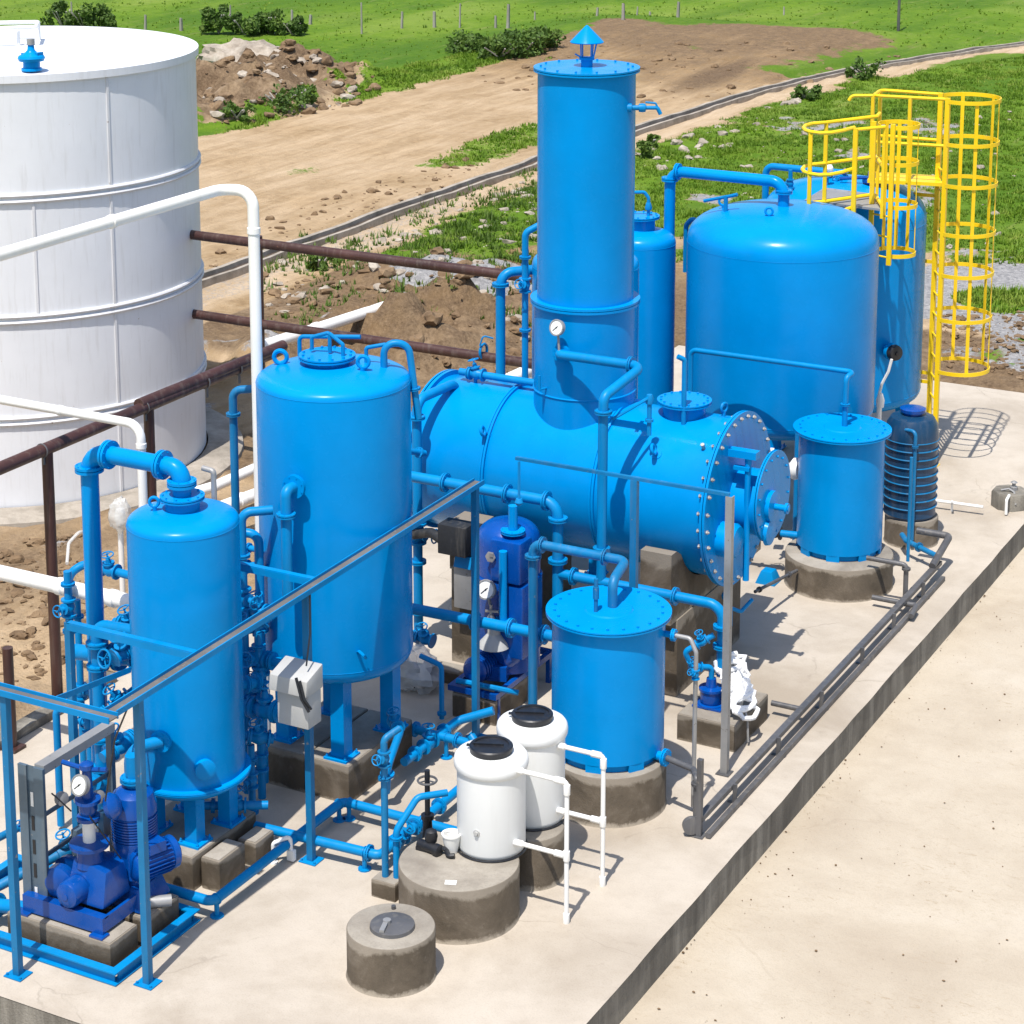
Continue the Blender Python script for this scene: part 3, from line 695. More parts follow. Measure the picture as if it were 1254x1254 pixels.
m = MB(); m.cyl(P-n*.05, P+n*.10, .07, seg=16); m.flange(P+n*.12, n, .12, .03, 8); o = part(m, 'nozzle', 'blue', br2)
m = MB(); m.lathe(P+n*.15, [(.11, 0), (.115, .05), (.10, .09), (.03, .10), (.03, .12), (.01, .12)], n, 20); part(m, 'black_cap', 'black', o)

# --- two vessels behind the stack
V2c, V2r = (-11.42, 23.2), .655
zc = HZ(V2c, 303); v2 = vessel('pressure_vessel', 'domed blue vessel standing almost hidden behind the tall stack', V2c, V2r, 1.0, zc-.22, .2, .22, 'domed blue vessels on legs')
for a in (.8, 2.37, 3.94, 5.51): leg(v2, V2c, .45, a, .02, .96, .13)
V1c, V1r = (-11.79, 25.6), .468
zc = HZ(V1c, 279); v1 = vessel('pressure_vessel', 'slim domed blue vessel between the tall stack and the broad vessel', V1c, V1r, .8, zc-.2, .18, .2, 'domed blue vessels on legs')
manway(v1, V1c, zc-.05, HZ(V1c, 264)-.03, .19, .25, .018, 12)
zz = HZ(V1c, 262); m = MB(); m.tube([(V1c[0]-.1, V1c[1]-.1, zz+.3), (V1c[0]+.05, V1c[1], zz+.3), (V1c[0]+.1, V1c[1]+.02, zz+.22), (V1c[0]+.1, V1c[1]+.02, zz-.02)], .022, .05, 8); m.lathe((V1c[0]+.1, V1c[1]+.02, zz+.06), [(.04, 0), (.05, .03), (.03, .1)], seg=10); part(m, 'vent_pipe', 'pipe', v1)
for a in (.8, 2.37, 3.94, 5.51): leg(v1, V1c, .3, a, .02, .76, .11)

# ================================================================ LYING DRUM WITH THE TALL STACK
DY, DZ, DR = 21.0, 2.03, .872
X0, X1 = -12.12, -8.52
dm = thing('degassing_drum', 'lying blue steel drum with a tall capped stack rising from its back', 'industrial drum', (-10.3, DY, 0))
b = MB(); b.lathe((X0, DY, DZ), [(DR*.3, -.05), (DR*.8, -.02), (DR*.99, 0), (DR, .02), (DR, X1-X0)], (1, 0, 0), 96); part(b, 'drum_shell', 'blue', dm, sharp=50)
b = MB(); b.lathe((X0, DY, DZ), [(DR-.02, -.03), (DR+.05, -.03), (DR+.05, .01), (DR-.02, .01)], (1, 0, 0), 96); b.lathe((X0-.05, DY, DZ), [(DR-.02, -.02), (DR+.05, -.02), (DR+.05, .005), (DR-.02, .005)], (1, 0, 0), 96); part(b, 'end_flange', 'blue', dm)
for px_, py_ in ((640, 492), (772, 505)):
    x = PY(px_, py_, DY+.1)[0]
    b = MB(); b.lathe((x, DY, DZ), [(DR-.01, -.028), (DR+.032, -.028), (DR+.032, -.006), (DR+.02, -.004), (DR+.02, .004), (DR+.032, .006), (DR+.032, .028), (DR-.01, .028)], (1, 0, 0), 96); part(b, 'girth_ring', 'blue', dm)
# bolted end cover
b = MB(); b.flange((X1+.03, DY, DZ), (1, 0, 0), DR+.085, .03, 0, 96); cover = part(b, 'end_cover', 'blue', dm)
cb = None
for i in range(30):
    a = 2*pi*(i+.5)/30; off = Vector((0, cos(a)*(DR+.03), sin(a)*(DR+.03)))
    if cb is None:
        b = MB(); q = Vector((X1-.13, DY, DZ)); b.lathe(q, [(.022, .085), (.022, .10), (.012, .102), (.012, .14), (.012, .19), (.023, .192), (.023, .21), (.011, .212), (.011, .225)], (1, 0, 0), 6)
        cb = part(b, 'cover_bolt', 'bolt', cover); cb.location = off
    else:
        k = cb.copy(); C.objects.link(k); k.parent = cover; k.location = off
b = MB(); b.cyl((X1+.05, DY+.05, DZ-.02), (X1+.37, DY+.05, DZ-.02), .36, seg=40); nz = part(b, 'hand_hole_nozzle', 'blue', dm)
b = MB(); b.flange((X1+.40, DY+.10, DZ+.06), (1, 0, 0), .50, .022, 16, 64); part(b, 'nozzle_flange', 'blue', nz)
b = MB(); b.lathe((X1+.42, DY, DZ-.02), [(.17, 0), (.17, .05), (.06, .06)], (1, 0, 0), 24); b.cyl((X1+.43, DY, DZ-.02), (X1+.64, DY, DZ-.02), .035); b.lathe((X1+.6, DY, DZ-.02), [(.06, 0), (.06, .03)], (1, 0, 0), 18); b.lathe((X1+.42, DY-.05, DZ-.30), [(.15, 0), (.14, .04), (.05, .05)], (1, 0, 0), 20); part(b, 'centre_nozzle', 'blue', nz)
b = MB(); b.box((X1+.06, DY-.34, DZ+.58), (X1+.38, DY-.22, DZ+.66)); b.cyl((X1+.27, DY-.28, DZ-.80), (X1+.27, DY-.28, DZ+.60), .035); b.box((X1+.12, DY-.33, DZ+.44), (X1+.3, DY-.26, DZ+.48)); part(b, 'davit_arm', 'blue', dm)
b = MB(); b.lathe((X1+.06, DY-.48, DZ-.30), [(.19, 0), (.19, .16), (.16, .2), (.02, .22)], (1, 0, 0), 28); part(b, 'side_boss', 'blue', dm)
# stack
STc = (PY(716, 470, DY)[0], DY); STr = .535
z_a = HZ(STc, 366); z_l = HZ(STc, 84)
b = MB(); b.lathe((STc[0], STc[1], 0), [(STr+.035, DZ+.45), (STr+.035, z_a)], seg=80); st1 = part(b, 'lower_stack', 'blue', dm)
b = MB(); b.lathe((STc[0], STc[1], 0), [(STr, z_a-.02), (STr, z_l-.02)], seg=80); st = part(b, 'upper_stack', 'blue', dm)
b = MB(); b.flange((STc[0], STc[1], z_a), (0, 0, 1), STr+.075, .03, 28, 80); part(b, 'stack_flange', 'blue', st1)
b = MB(); b.torus((STc[0], STc[1], HZ(front(STc, STr), 490)), (0, 0, 1), STr+.035, .012, 80, 6); part(b, 'weld_band', 'blue', st1)
b = MB(); b.flange((STc[0], STc[1], z_l), (0, 0, 1), STr+.045, .022, 14, 80); part(b, 'stack_lid', 'blue', st)
b = MB(); b.lathe((STc[0], STc[1], z_l), [(.065, 0), (.065, .10), (.085, .10), (.085, .125), (.02, .126)], seg=20)
for i in range(4):
    a = pi/4+i*pi/2+.3; b.cyl((STc[0]+.075*cos(a), STc[1]+.075*sin(a), z_l+.10), (STc[0]+.085*cos(a), STc[1]+.085*sin(a), z_l+.32), .008, seg=6)
b.lathe((STc[0], STc[1], z_l), [(.18, .285), (.185, .295), (.17, .312), (.02, .465), (.006, .475)], seg=28)
b.tube([(STc[0]-.14, STc[1], z_l+.15), (STc[0]-.05, STc[1]-.05, z_l+.13), (STc[0]+.1, STc[1]-.04, z_l+.13), (STc[0]+.12, STc[1], z_l+.3)], .009, .03, 6)
part(b, 'rain_cap', 'blue', st)
# valve on the stack's right side
P, n = hit_z(STc, STr, 771, 132); e = Vector(P); n = Vector((cos(CAMY), sin(CAMY), 0))
b = MB(); b.lathe(e-n*.03, [(.05, 0), (.05, .05), (.028, .06), (.028, .13), (.045, .13), (.05, .17), (.045, .2), (.022, .21), (.022, .3)], n, 12); b.tube([e+n*.22, e+n*.30, e+n*.335+Vector((0, 0, -.07))], .022, .03, 8); b.tube([e+n*.17+Vector((0, 0, .06)), e+n*.28+Vector((0, 0, .05)), e+n*.32+Vector((0, 0, -.03))], .012, .02, 6)
part(b, 'side_valve', 'pipe', st)
# manway on top of the drum, eyes
q = PY(838, 500, DY); mx = q[0]
manway(dm, (mx, DY), DZ+.72, HZ((mx, DY), 491)-.02, .235, .30, .02, 16)
for px_, py_ in ((596, 532), (804, 556)):
    P, n = hit_x(DY, DZ, DR, px_, py_); lug(dm, P, n, (1, .15, .3), .12)
lug(dm, (X1-.18, DY+.1, DZ+DR-.01), (0, .1, 1), (1, -.3, 0), .11, 'pipe')
P, n = hit_x(DY, DZ, DR, 862, 549); b = MB(); b.cyl(P-n*.02, P+n*.07, .022, seg=8); part(b, 'plug', 'bolt', dm)
# gauge and nozzle on the front of the stack
P, n = hit_z(STc, STr+.035, 692, 430); SN = stub(dm, P, n, .055, .10, .10)
gauge(st1, SN+Vector((-.03, -.06, .30)), (-.15, -.9, .25), SN+Vector((0, -.05, .0)), .085)
P, n = hit_z(STc, STr+.035, 669, 475); b = MB(); b.cyl(P, P+n*.1+Vector((0, 0, .0)), .012, seg=6); b.cyl(P+n*.1-Vector((0, 0, .01)), P+n*.1+Vector((0, 0, .16)), .012, seg=6); part(b, 'tapping', 'pipe', st1)

# saddles: upper cradle cut to the drum, on a lower pier
def saddle(xa, xb, y0, y1, z0, z1, label, y0b=None, y1b=None, chip=True):
    m = MB(); n = 22
    def outline(x):
        pts = [(x, y1, z0), (x, y0, z0), (x, y0, z1)]
        R = DR+.015
        ys = [y0+.02+(y1-y0-.04)*i/n for i in range(n+1)]
        for y in ys:
            d = y-DY; z = DZ-sqrt(max(0, R*R-d*d)) if abs(d) < R else z1
            pts.append((x, y, min(z1, z)))
        pts.append((x, y1, z1)); return pts
    A = outline(xa); B = outline(xb); N = len(A)
    vs = A+B; fs = [(i, (i+1) % N, N+(i+1) % N, N+i) for i in range(N)]
    # end caps as a fan of quads down to the base
    for base, o in ((A, 0), (B, N)):
        for i in range(2, N-1):
            a, b_ = vs[o+i], vs[o+i+1]; k = len(vs); vs += [(a[0], a[1], z0), (b_[0], b_[1], z0)]; fs.append((o+i, o+i+1, k+1, k))
    m.add(vs, fs)
    m2 = MB(); m2.v = m.v; m2.f = m.f
    return m2
sr = thing('concrete_saddle', 'stepped dark concrete saddle holding the right end of the drum', 'saddle', (-8.98, DY, 0), 'concrete saddles under the drum')
m = saddle(-9.16, -8.80, 19.98, 22.55, .87, 1.66, ''); part(m, 'cradle', 'damp', sr, sharp=30)
m = MB(); m.box((-9.22, 20.13, 0), (-8.785, 21.92, .88)); part(m, 'pier', 'damp', sr, bevel=.012)
s2 = thing('concrete_saddle', 'tall narrow dark concrete saddle under the left end of the drum', 'saddle', (-11.2, DY, 0), 'concrete saddles under the drum')
m = saddle(-11.40, -11.03, 19.80, 22.2, 1.10, 1.66, ''); part(m, 'cradle', 'damp', s2, sharp=30)
m = MB(); m.box((-11.39, 19.82, 0), (-11.04, 22.1, 1.11)); part(m, 'pier', 'damp', s2)
m = MB(); m.box((-11.27, 19.66, .72), (-11.02, 19.815, 1.30)); sb = solo(m, 'switch_cabinet', 'steel', 'narrow grey switch cabinet with a blue screen fixed to the tall left saddle', 'cabinet', bevel=.01)
m = MB(); m.hull([(-11.25, 19.62, 1.21), (-11.04, 19.62, 1.21), (-11.04, 19.66, 1.19), (-11.25, 19.66, 1.19)], [(-11.25, 19.66, 1.33), (-11.04, 19.66, 1.33), (-11.04, 19.70, 1.33), (-11.25, 19.70, 1.33)]); part(m, 'screen', 'pipe', sb)
m = MB(); m.box((-11.41, 19.55, 1.36), (-11.06, 19.80, 1.70)); solo(m, 'junction_box', 'insul', 'black junction box high on the left concrete saddle', 'junction box', bevel=.012)

# ================================================================ FLAT-LIDDED ROUND TANKS
def lid_tank(label, c, r, z0, ztop, group='flat lidded round blue tanks', rl=None):
    t = thing('round_tank', label, 'tank', (c[0], c[1], z0), group); rl = rl or r+.07
    b = MB(); b.lathe((c[0], c[1], 0), [(r, z0+.075), (r, ztop-.03)], seg=72); part(b, 'shell', 'blue', t)
    b = MB(); b.lathe((c[0], c[1], 0), [(r-.045, z0), (r-.045, z0+.08)], seg=56)
    part(b, 'skirt', 'blue', t)
    for i in range(8):
        a = 2*pi*i/8+.2; b = MB(); q = (c[0]+cos(a)*(r-.02), c[1]+sin(a)*(r-.02)); b.cbox((q[0], q[1], z0+.045), (.16, .03, .09), a+pi/2); part(b, 'foot', 'blue', t)
    b = MB(); b.flange((c[0], c[1], ztop), (0, 0, 1), rl, .018, 22, 80); ld = part(b, 'lid', 'blue', t)
    b = MB(); b.lathe((c[0], c[1], ztop+.017), [(r*.44, 0), (r*.41, .012), (r*.40, .012), (r*.02, .018)], seg=40); part(b, 'hatch', 'blue', ld)
    return t
TFc, TFr = (-8.46, 17.74), .545
TFz = HZ(TFc, 748)
tf = lid_tank('flat lidded blue tank on the large round plinth behind the white plastic tanks', TFc, TFr, .50, TFz, rl=.605)
TRc, TRr = (-8.43, 24.22), .52
TRz = HZ(TRc, 525)
tr = lid_tank('flat lidded blue tank at the right in front of the ribbed navy tank', TRc, TRr, .40, TRz, rl=.595)
# nozzles of the front tank
P, n = hit_z(TFc, TFr, 814, 776); TFn1 = stub(tf, P, Vector((.9, .1, 0)), .03, .09, .06)
P, n = hit_z(TFc, TFr, 806, 925); TFn2 = stub(tf, P, Vector((.95, -.1, 0)), .045, .08, .085)
TFn3 = stub(tf, (TFc[0]-TFr*.92, TFc[1]+.22, 1.23), Vector((-1, .25, 0)), .06, .10, .11)
# ribbed navy tank
RBc, RBr = (-8.08, 25.9), .345
rb = thing('ribbed_tank', 'navy ribbed plastic tank with a blue domed hatch at the right', 'tank', (RBc[0], RBc[1], .36))
RBz = HZ(RBc, 508); prof = [(RBr*.9, .36), (RBr*.97, .40)]
zz = .42; nr = 9; stp = (RBz-.28-.42)/nr
for i in range(nr):
    z = zz+i*stp; prof += [(RBr*.955, z), (RBr*.955, z+stp*.78), (RBr*1.0, z+stp*.84), (RBr*1.0, z+stp*.97)]
prof += [(RBr*.99, RBz-.24), (RBr*.93, RBz-.10), (RBr*.80, RBz-.02), (RBr*.5, RBz+.01), (.01, RBz+.02)]
b = MB(); b.lathe((RBc[0], RBc[1], 0), prof, seg=56); part(b, 'shell', 'navy', rb)
for i in range(nr):
    z = zz+i*stp+stp*.905; b = MB(); b.torus((RBc[0], RBc[1], z), (0, 0, 1), RBr*.985, .010, 48, 6); part(b, 'hoop', 'oldblue', rb)
b = MB(); b.lathe((RBc[0], RBc[1], RBz), [(.12, 0), (.12, .04), (.16, .05), (.165, .09), (.13, .10), (.01, .11)], seg=28); part(b, 'hatch', 'pump', rb)

# ================================================================ WHITE PLASTIC TANKS
def poly_tank(label, c, r, z0, ztop):
    t = thing('plastic_tank', label, 'tank', (c[0], c[1], z0), 'white plastic dosing tanks')
    b = MB(); b.lathe((c[0], c[1], 0), [(r*.84, z0), (r*.90, z0+.015), (r*.925, z0+.05), (r*.925, ztop-.135), (r*.97, ztop-.125), (r*1.0, ztop-.105), (r*1.01, ztop-.07), (r*.99, ztop-.03), (r*.94, ztop-.008), (r*.85, ztop+.003), (r*.5, ztop+.012), (.01, ztop+.015)], seg=56); part(b, 'body', 'poly', t, sharp=50)
    b = MB(); b.lathe((c[0], c[1], ztop+.0), [(r*.56, 0), (r*.56, .035), (r*.59, .037), (r*.59, .065), (r*.55, .075), (r*.48, .075), (r*.47, .062), (.01, .062)], seg=40); b.cbox((c[0]-r*.1, c[1], ztop+.07), (r*.85, .025, .018), .4); b.cbox((c[0]-r*.6, c[1]-.05, ztop+.045), (.04, .03, .015), .3); part(b, 'lid', 'black', t)
    P, n = hit_z(c, r*.925, proj_x(c)-18, HZrow(c, z0+.12)); 
    b = MB(); b.lathe(P-n*.01, [(.03, 0), (.03, .02), (.018, .02), (.018, .035), (.004, .035)], n, 12); part(b, 'plug', 'grey', t)
    b = MB(); b.torus((c[0], c[1], z0+.012), (0, 0, 1), r*.96, .01, 48, 6); part(b, 'strap', 'black', t)
    return t
def proj(P):
    v = (P[0], P[1], P[2]-CAMH); w = sum(v[i]*FW[i] for i in range(3))
    return 627+FPX*sum(v[i]*RT[i] for i in range(3))/w, PPY-FPX*sum(v[i]*UP[i] for i in range(3))/w
def proj_x(c): return proj((c[0], c[1], .8))[0]
def HZrow(c, z): return proj((c[0], c[1], z))[1]
W1c, W1r, W2c, W2r = (-8.55, 15.56), .328, (-8.50, 16.24), .322
poly_tank('front white plastic tank with a black screw lid on the widest round plinth', W1c, W1r, .49, HZ(W1c, 921))
poly_tank('rear white plastic tank with a black screw lid, partly hidden by the front one', W2c, W2r, .48, HZ(W2c, 882))
def pvc_rail(label, tank, r, foot, rows, px0):
    t = thing('pvc_level_pipe', label, 'pipe', (foot[0], foot[1], 0), 'white pvc level pipes beside the plastic tanks')
    z1, z2 = HZ(foot, rows[0]), HZ(foot, rows[1])
    m = MB()
    for k_, z in enumerate((z1, z2)):
        s_ = Vector((tank[0]+r*.6, tank[1]-.0, z)); s_.y = foot[1]+.02
        m.tube([(tank[0]+r*.8, foot[1], z), (foot[0], foot[1], z)] if k_ else [(tank[0]+r*.8, foot[1], z), (foot[0], foot[1], z), (foot[0], foot[1], 0)], .021, .035, 12)
    part(m, 'pipe', 'pvc', t)
    for q, ax in (((foot[0], foot[1], z2), (0, 0, 1)), ((foot[0], foot[1], z1-.07), (0, 0, 1)), ((foot[0], foot[1], .0), (0, 0, 1)), ((foot[0]-.07, foot[1], z2), (1, 0, 0)), ((foot[0]-.07, foot[1], z1), (1, 0, 0)), ((tank[0]+r*.98, foot[1], z1), (1, 0, 0)), ((tank[0]+r*.98, foot[1], z2), (1, 0, 0))):
        m = MB(); a = Vector(ax); q = Vector(q); m.lathe(q-a*(.045 if q.z > .05 else 0), [(.029, 0), (.03, .005), (.03, .085), (.029, .09)], ax, 14); part(m, 'coupling', 'pvc', t)
pvc_rail('white pvc pipe frame with two arms on the front plastic tank', W1c, W1r, (-7.76, 15.47), (958, 1048), 0)
pvc_rail('white pvc pipe frame with two arms on the rear plastic tank', W2c, W2r, (-7.76, 16.19), (926, 1006), 0)
# ================================================================ BIG BLUE PIPE RUNS
# over the small vessel
x12 = -12.34; y12 = LSc[1]
zt12 = HZ((x12, y12), 552)
pipe_run('thick blue pipe arching from the ground over to the top of the small vessel', [(x12, y12, .1), (x12, y12, zt12), (LSc[0], LSc[1], zt12), (LSc[0], LSc[1], HZ(LSc, 606))], .083, 'blue',
         fl=[(0, (HZ((x12, y12), 574))/zt12), (1, .22), (1, .80), (2, .55)], bend=.2, fr=1.6)
pipe_run('blue pipe with a bend behind the left end of the grey cable tray', [PY(182, 776, 14.72), PY(118, 765, 14.72), (PY(118, 765, 14.72)[0], 14.72, .12)], .06, 'pipe', fl=[(1, .09), (1, .20), (1, .55)], vl=[(1, .75, (0, -1, .2))])
x_, y_ = x12, y12
pipe_run('short blue cross pipe joined to the thick arching pipe near the small vessel', [PY(92, 798, 14.9), PY(160, 806, 14.9)], .075, 'pipe', fl=[(0, .8)])
pipe_run('blue branch pipe rising from the cross pipe to the small vessel side', [PY(140, 806, 14.6), PY(165, 790, 14.8), PY(165, 772, 15.1)], .05, 'pipe', fl=[(0, .5)], vl=[(0, .5, (0, -.5, 1))])
P = LSn; pipe_run('blue pipe bending from the flanged nozzle of the small vessel down to the motor', [LSn, LSn+Vector((-.14, -.26, .0)), (LSn.x-.14, LSn.y-.26, .78)], .055, 'pipe', fl=[(1, .45)], bend=.12)
# drum-left riser, transverse pipes
xr, yr = -11.93, 20.0
zr1 = PY(510, 490, yr)[2]
pipe_run('blue riser pipe between the middle vessel and the left end of the drum', [(xr, yr, .08), (xr, yr, zr1), (xr+.05, DY-.2, zr1), (xr+.05, DY-.2, zr1-.25)], .055, 'pipe', fl=[(0, .93), (0, .33), (0, .12)], vl=[(0, .45, (1, 0, 0))], bend=.15)
z1 = 2.17
pipe_run('blue pipe running level in front of the drum and dropping behind the front lidded tank', [(xr, 19.6, z1), (-9.955, 19.6, z1), (-9.955, 19.6, .15)], .06, 'pipe', fl=[(0, .30), (0, .69), (0, .93), (1, .09), (1, .32)], bend=.17)
pipe_run('blue pipe from the drop pipe over to the small navy pump block', [(-9.955, 19.6, 1.38), (-8.05, 19.6, 1.38), (-8.05, 19.6, .62)], .055, 'pipe', fl=[(0, .1), (0, .72), (1, .30), (1, .58)], bend=.16)
z2 = 1.19
pipe_run('blue flanged pipe joining the middle vessel to the front lidded tank', [(-11.2, 18.42, z2), (TFc[0]-TFr*.92-.12, 18.42, z2+.03), (TFc[0]-TFr*.92-.10, 17.99, z2+.04)], .058, 'pipe', fl=[(0, .42), (0, .62), (0, .80)], bend=.06)
x5 = -9.44
pipe_run('blue pipe dropping from the stack gauge down past the front lidded tank', [SN+Vector((0, 0, 0)), (SN.x, 20.28, SN.z), (-9.30, 20.28, SN.z), (x5, 19.62, PY(738, 486, 19.62)[2]), (x5, 19.6, 1.38)], .053, 'pipe', fl=[(1, .86), (3, .08), (3, .82)], bend=.10)
gv = thing('small_valve', 'small lever valve on a thin stem under the bend of the stack drop pipe', 'valve', (-9.2, 20.25, 2.85))
m = MB(); m.cyl((-9.2, 20.25, 2.85), (-9.2, 20.25, 3.25), .025, seg=10); m.lathe((-9.2, 20.25, 3.0), [(.045, 0), (.045, .03)], seg=10); m.lathe((-9.2, 20.25, 3.2), [(.04, 0), (.045, .06), (.03, .1)], seg=10); part(m, 'body', 'pipe', gv)
m = MB(); m.tube([(-9.2, 20.25, 3.27), (-9.3, 20.0, 3.2), (-9.42, 19.8, 3.12)], .018, .05, 6); part(m, 'lever', 'pipe', gv)
pipe_run('thin blue standpipe on the drum beside the small lever valve', [(-9.02, 20.75, DZ+DR-.05), (-9.02, 20.75, DZ+DR+.68), (-9.08, 20.7, DZ+DR+.72)], .028, 'pipe', bend=.04)
x3 = -9.52; z3 = 2.26
pipe_run('blue and grey pipe arching onto the lid of the front tank', [(x3, 18.2, .55), (x3, 18.2, z3), (-8.50, 18.2, z3), (TFc[0]+.02, 17.78, z3-.05), (TFc[0]+.02, 17.78, TFz+.02)], .048, 'oldblue', fl=[(0, .92), (1, .1), (1, .78)], bend=.10)
m = MB(); m.cyl((TFc[0]-.07, 17.60, TFz+.01), (TFc[0]-.07, 17.60, TFz+.36), .02, seg=10); m.lathe((TFc[0]-.07, 17.60, TFz+.16), [(.03, 0), (.03, .12)], seg=10); solo(m, 'vent_pipe', 'oldblue', 'thin upright vent pipe on the front tank lid', 'pipe')
# behind the drum, left of the stack
p_ = PY(613, 420, 22.6)
zz = PY(613, 334, 22.6)[2]
pipe_run('blue pipe standing behind the drum with an elbow into the hidden vessel', [(p_.x, 22.6, .1), (p_.x, 22.6, zz), (V2c[0]-V2r+.1, 22.95, zz)], .06, 'pipe', fl=[(0, .96), (1, .7)], bend=.16)
p_ = PY(643, 420, 22.35)
zz = PY(643, 285, 22.35)[2]
pipe_run('thinner blue pipe behind the drum topped with a bent tap', [(p_.x, 22.35, .1), (p_.x, 22.35, zz), (p_.x+.2, 22.5, zz+.13)], .04, 'pipe', fl=[(0, .72), (0, .93)], vl=[(0, .85, (0, -1, .3))])
z7 = DZ+DR+.10
a = PY(566, 470, DY); b_ = PY(660, 480, DY)
pipe_run('blue pipe lying along the top of the drum left of the stack', [(a.x, DY-.05, z7), (STc[0]-STr-.02, DY-.05, z7)], .042, 'pipe', fl=[(0, .12)], vl=[(0, .22, (-.3, 0, 1))], supports=[(0, .2, DZ+DR-.03)])
# over to the broad vessels
bz = PY(900, 217, 26.0)[2]; ex = PY(820, 250, 26.0)[0]
pipe_run('thick blue pipe running over to the crown of the broad vessel', [(ex, 26.0, .1), (ex, 26.0, bz), (BRc[0], 26.0, bz), (BRc[0], 26.0, BRzc-.05)], .075, 'blue', fl=[(0, .975), (1, .07), (2, .35)], bend=.2, fr=1.5)
t3 = PY(938, 205, 29.0)
pipe_run('thin blue pipe hooking over to the crown of the rearmost vessel', [(t3.x, 29.0, .1), (t3.x, 29.0, PY(938, 203, 29.0)[2]), (BR2c[0]-.05, 29.0, PY(938, 203, 29.0)[2]), (BR2c[0]-.05, 29.0, BR2zc-.04)], .05, 'pipe', fl=[(1, .85), (2, .4)], vl=[(2, .6, (0, -1, 0))], bend=.12)
pipe_run('blue pipe teed down beside the crown of the rearmost vessel', [PY(968, 208, 28.4), PY(968, 232, 28.4)+Vector((0, 0, -.08))], .03, 'pipe', vl=[(0, .55, (-1, 0, 0))])
for px_, lab in ((1028, 'small blue valve standing on the crown of the rearmost vessel'),):
    q = Vector((BR2c[0]-.12, BR2c[1]-.45, BR2zc-.06)); t = thing('small_valve', lab, 'valve', q)
    m = MB(); m.lathe(q, [(.05, 0), (.05, .03), (.03, .04), (.03, .15), (.055, .15), (.055, .24), (.03, .25)], seg=12); part(m, 'body', 'pipe', t)
    m = MB(); m.lathe(q+Vector((0, 0, .27)), [(.02, 0), (.06, .02), (.06, .07), (.02, .09)], (1, 0, .2), 10); part(m, 'cap', 'wrap', t)
q = Vector((BR2c[0]+.42, BR2c[1]-.1, BR2zc-.04)); t = thing('small_valve', 'dark blue flanged valve beside the yellow platform on the rearmost vessel', 'valve', q)
m = MB(); m.lathe(q, [(.07, 0), (.07, .05), (.13, .05), (.13, .09), (.06, .1), (.05, .2), (.01, .21)], seg=16); m.cyl(q+Vector((-.05, -.05, .12)), q+Vector((-.4, -.2, .1)), .025, seg=8); part(m, 'body', 'pump', t)
# thin pipe hugging the broad vessel
yb = BRc[1]-BRr-.34
a, b_, c_ = PY(845, 490, yb), PY(845, 428, yb), PY(1068, 442, yb)
zl = b_.z
d_ = Vector((TRc[0]+.02, TRc[1]+.02, TRz+.02)); 
q1 = Vector((c_.x, yb, zl)); q2 = PX(1047, 465, d_.x); q2 = Vector((d_.x, d_.y, zl))
pipe_run('thin blue pipe crossing the front of the broad vessel to the right lidded tank', [(a.x, yb, .9), (a.x, yb, zl), (d_.x+.05, yb, zl), (d_.x, d_.y, zl-.02), (d_.x, d_.y, TRz+.02)], .034, 'pipe', fl=[(3, .55)], bend=.08)
pipe_run('thin blue drop pipe beside the broad vessel and right lidded tank', [PY(985, 525, 24.6), PY(978, 530, 24.6), (PY(978, 530, 24.6)[0], 24.6, .05)], .045, 'pipe', bend=.06)
# ribbed tank overflow pipe
rx = PY(1120, 640, 24.75)[0]
zz = HZ((-7.55, 25.2), 527)
pipe_run('thin light blue overflow pipe in front of the ribbed navy tank', [(RBc[0]-.1, RBc[1]-.26, RBz-.12), (RBc[0]+.16, RBc[1]-.36, RBz-.10), (RBc[0]+.16, RBc[1]-.36, .15)], .024, 'oldblue', fl=[(1, .14)], bend=.06)
# blue arch hose behind broad vessel (left)
m = MB(); q = PY(845, 285, 26.3); m.tube([q+Vector((-.06, 0, -.55)), q+Vector((-.06, 0, .1)), q+Vector((.05, 0, .22)), q+Vector((.16, 0, .1)), q+Vector((.16, 0, -.2))], .035, .1, 8); solo(m, 'blue_pipe', 'pipe', 'blue gooseneck pipe between the slim vessel and the broad vessel', 'pipe')
m = MB(); q = PY(868, 245, 25.4); m.tube([PY(862, 246, 25.6), PY(895, 240, 25.6), PY(903, 238, 25.6)], .022, .03, 8); m.cyl(PY(889, 240, 25.6), Vector((PY(889, 240, 25.6)[0], 25.6, HZ(PY(889, 240, 25.6), 262))), .03, seg=8); solo(m, 'tap', 'pipe', 'blue tap with a long bar handle on the broad vessel left shoulder', 'valve')

# ================================================================ PIPES AND VALVES BETWEEN THE TWO LEFT VESSELS
mf = [
 ('blue manifold pipe with a valve low behind the grey electrical box', [PY(292, 862, 15.9), PY(360, 876, 15.9)], .06, [(0, .25), (0, .72)], [(0, .48, (0, 0, 1))]),
 ('upper blue manifold pipe between the two left vessels', [PY(288, 742, 16.2), PY(335, 752, 16.2)], .045, [(0, .3)], [(0, .6, (0, -.2, 1))]),
 ('middle blue manifold pipe between the two left vessels', [PY(288, 800, 16.1), PY(345, 812, 16.1)], .05, [(0, .3), (0, .8)], [(0, .5, (0, -1, .3))]),
]
for lab, pts, r, fl, vl in mf: pipe_run(lab, pts, r, 'pipe', fl=fl, vl=vl)
q = PY(297, 700, 16.0)
pipe_run('blue manifold standpipe with two valves beside the small vessel', [(q.x, 16.0, .1), (q.x, 16.0, PY(297, 628, 16.0)[2]), (q.x+.22, 16.2, PY(297, 628, 16.0)[2])], .045, 'pipe', fl=[(0, .5), (0, .85)], vl=[(0, .70, (1, -.3, 0)), (0, .35, (1, -.2, 0))])
q = PY(320, 800, 16.25)
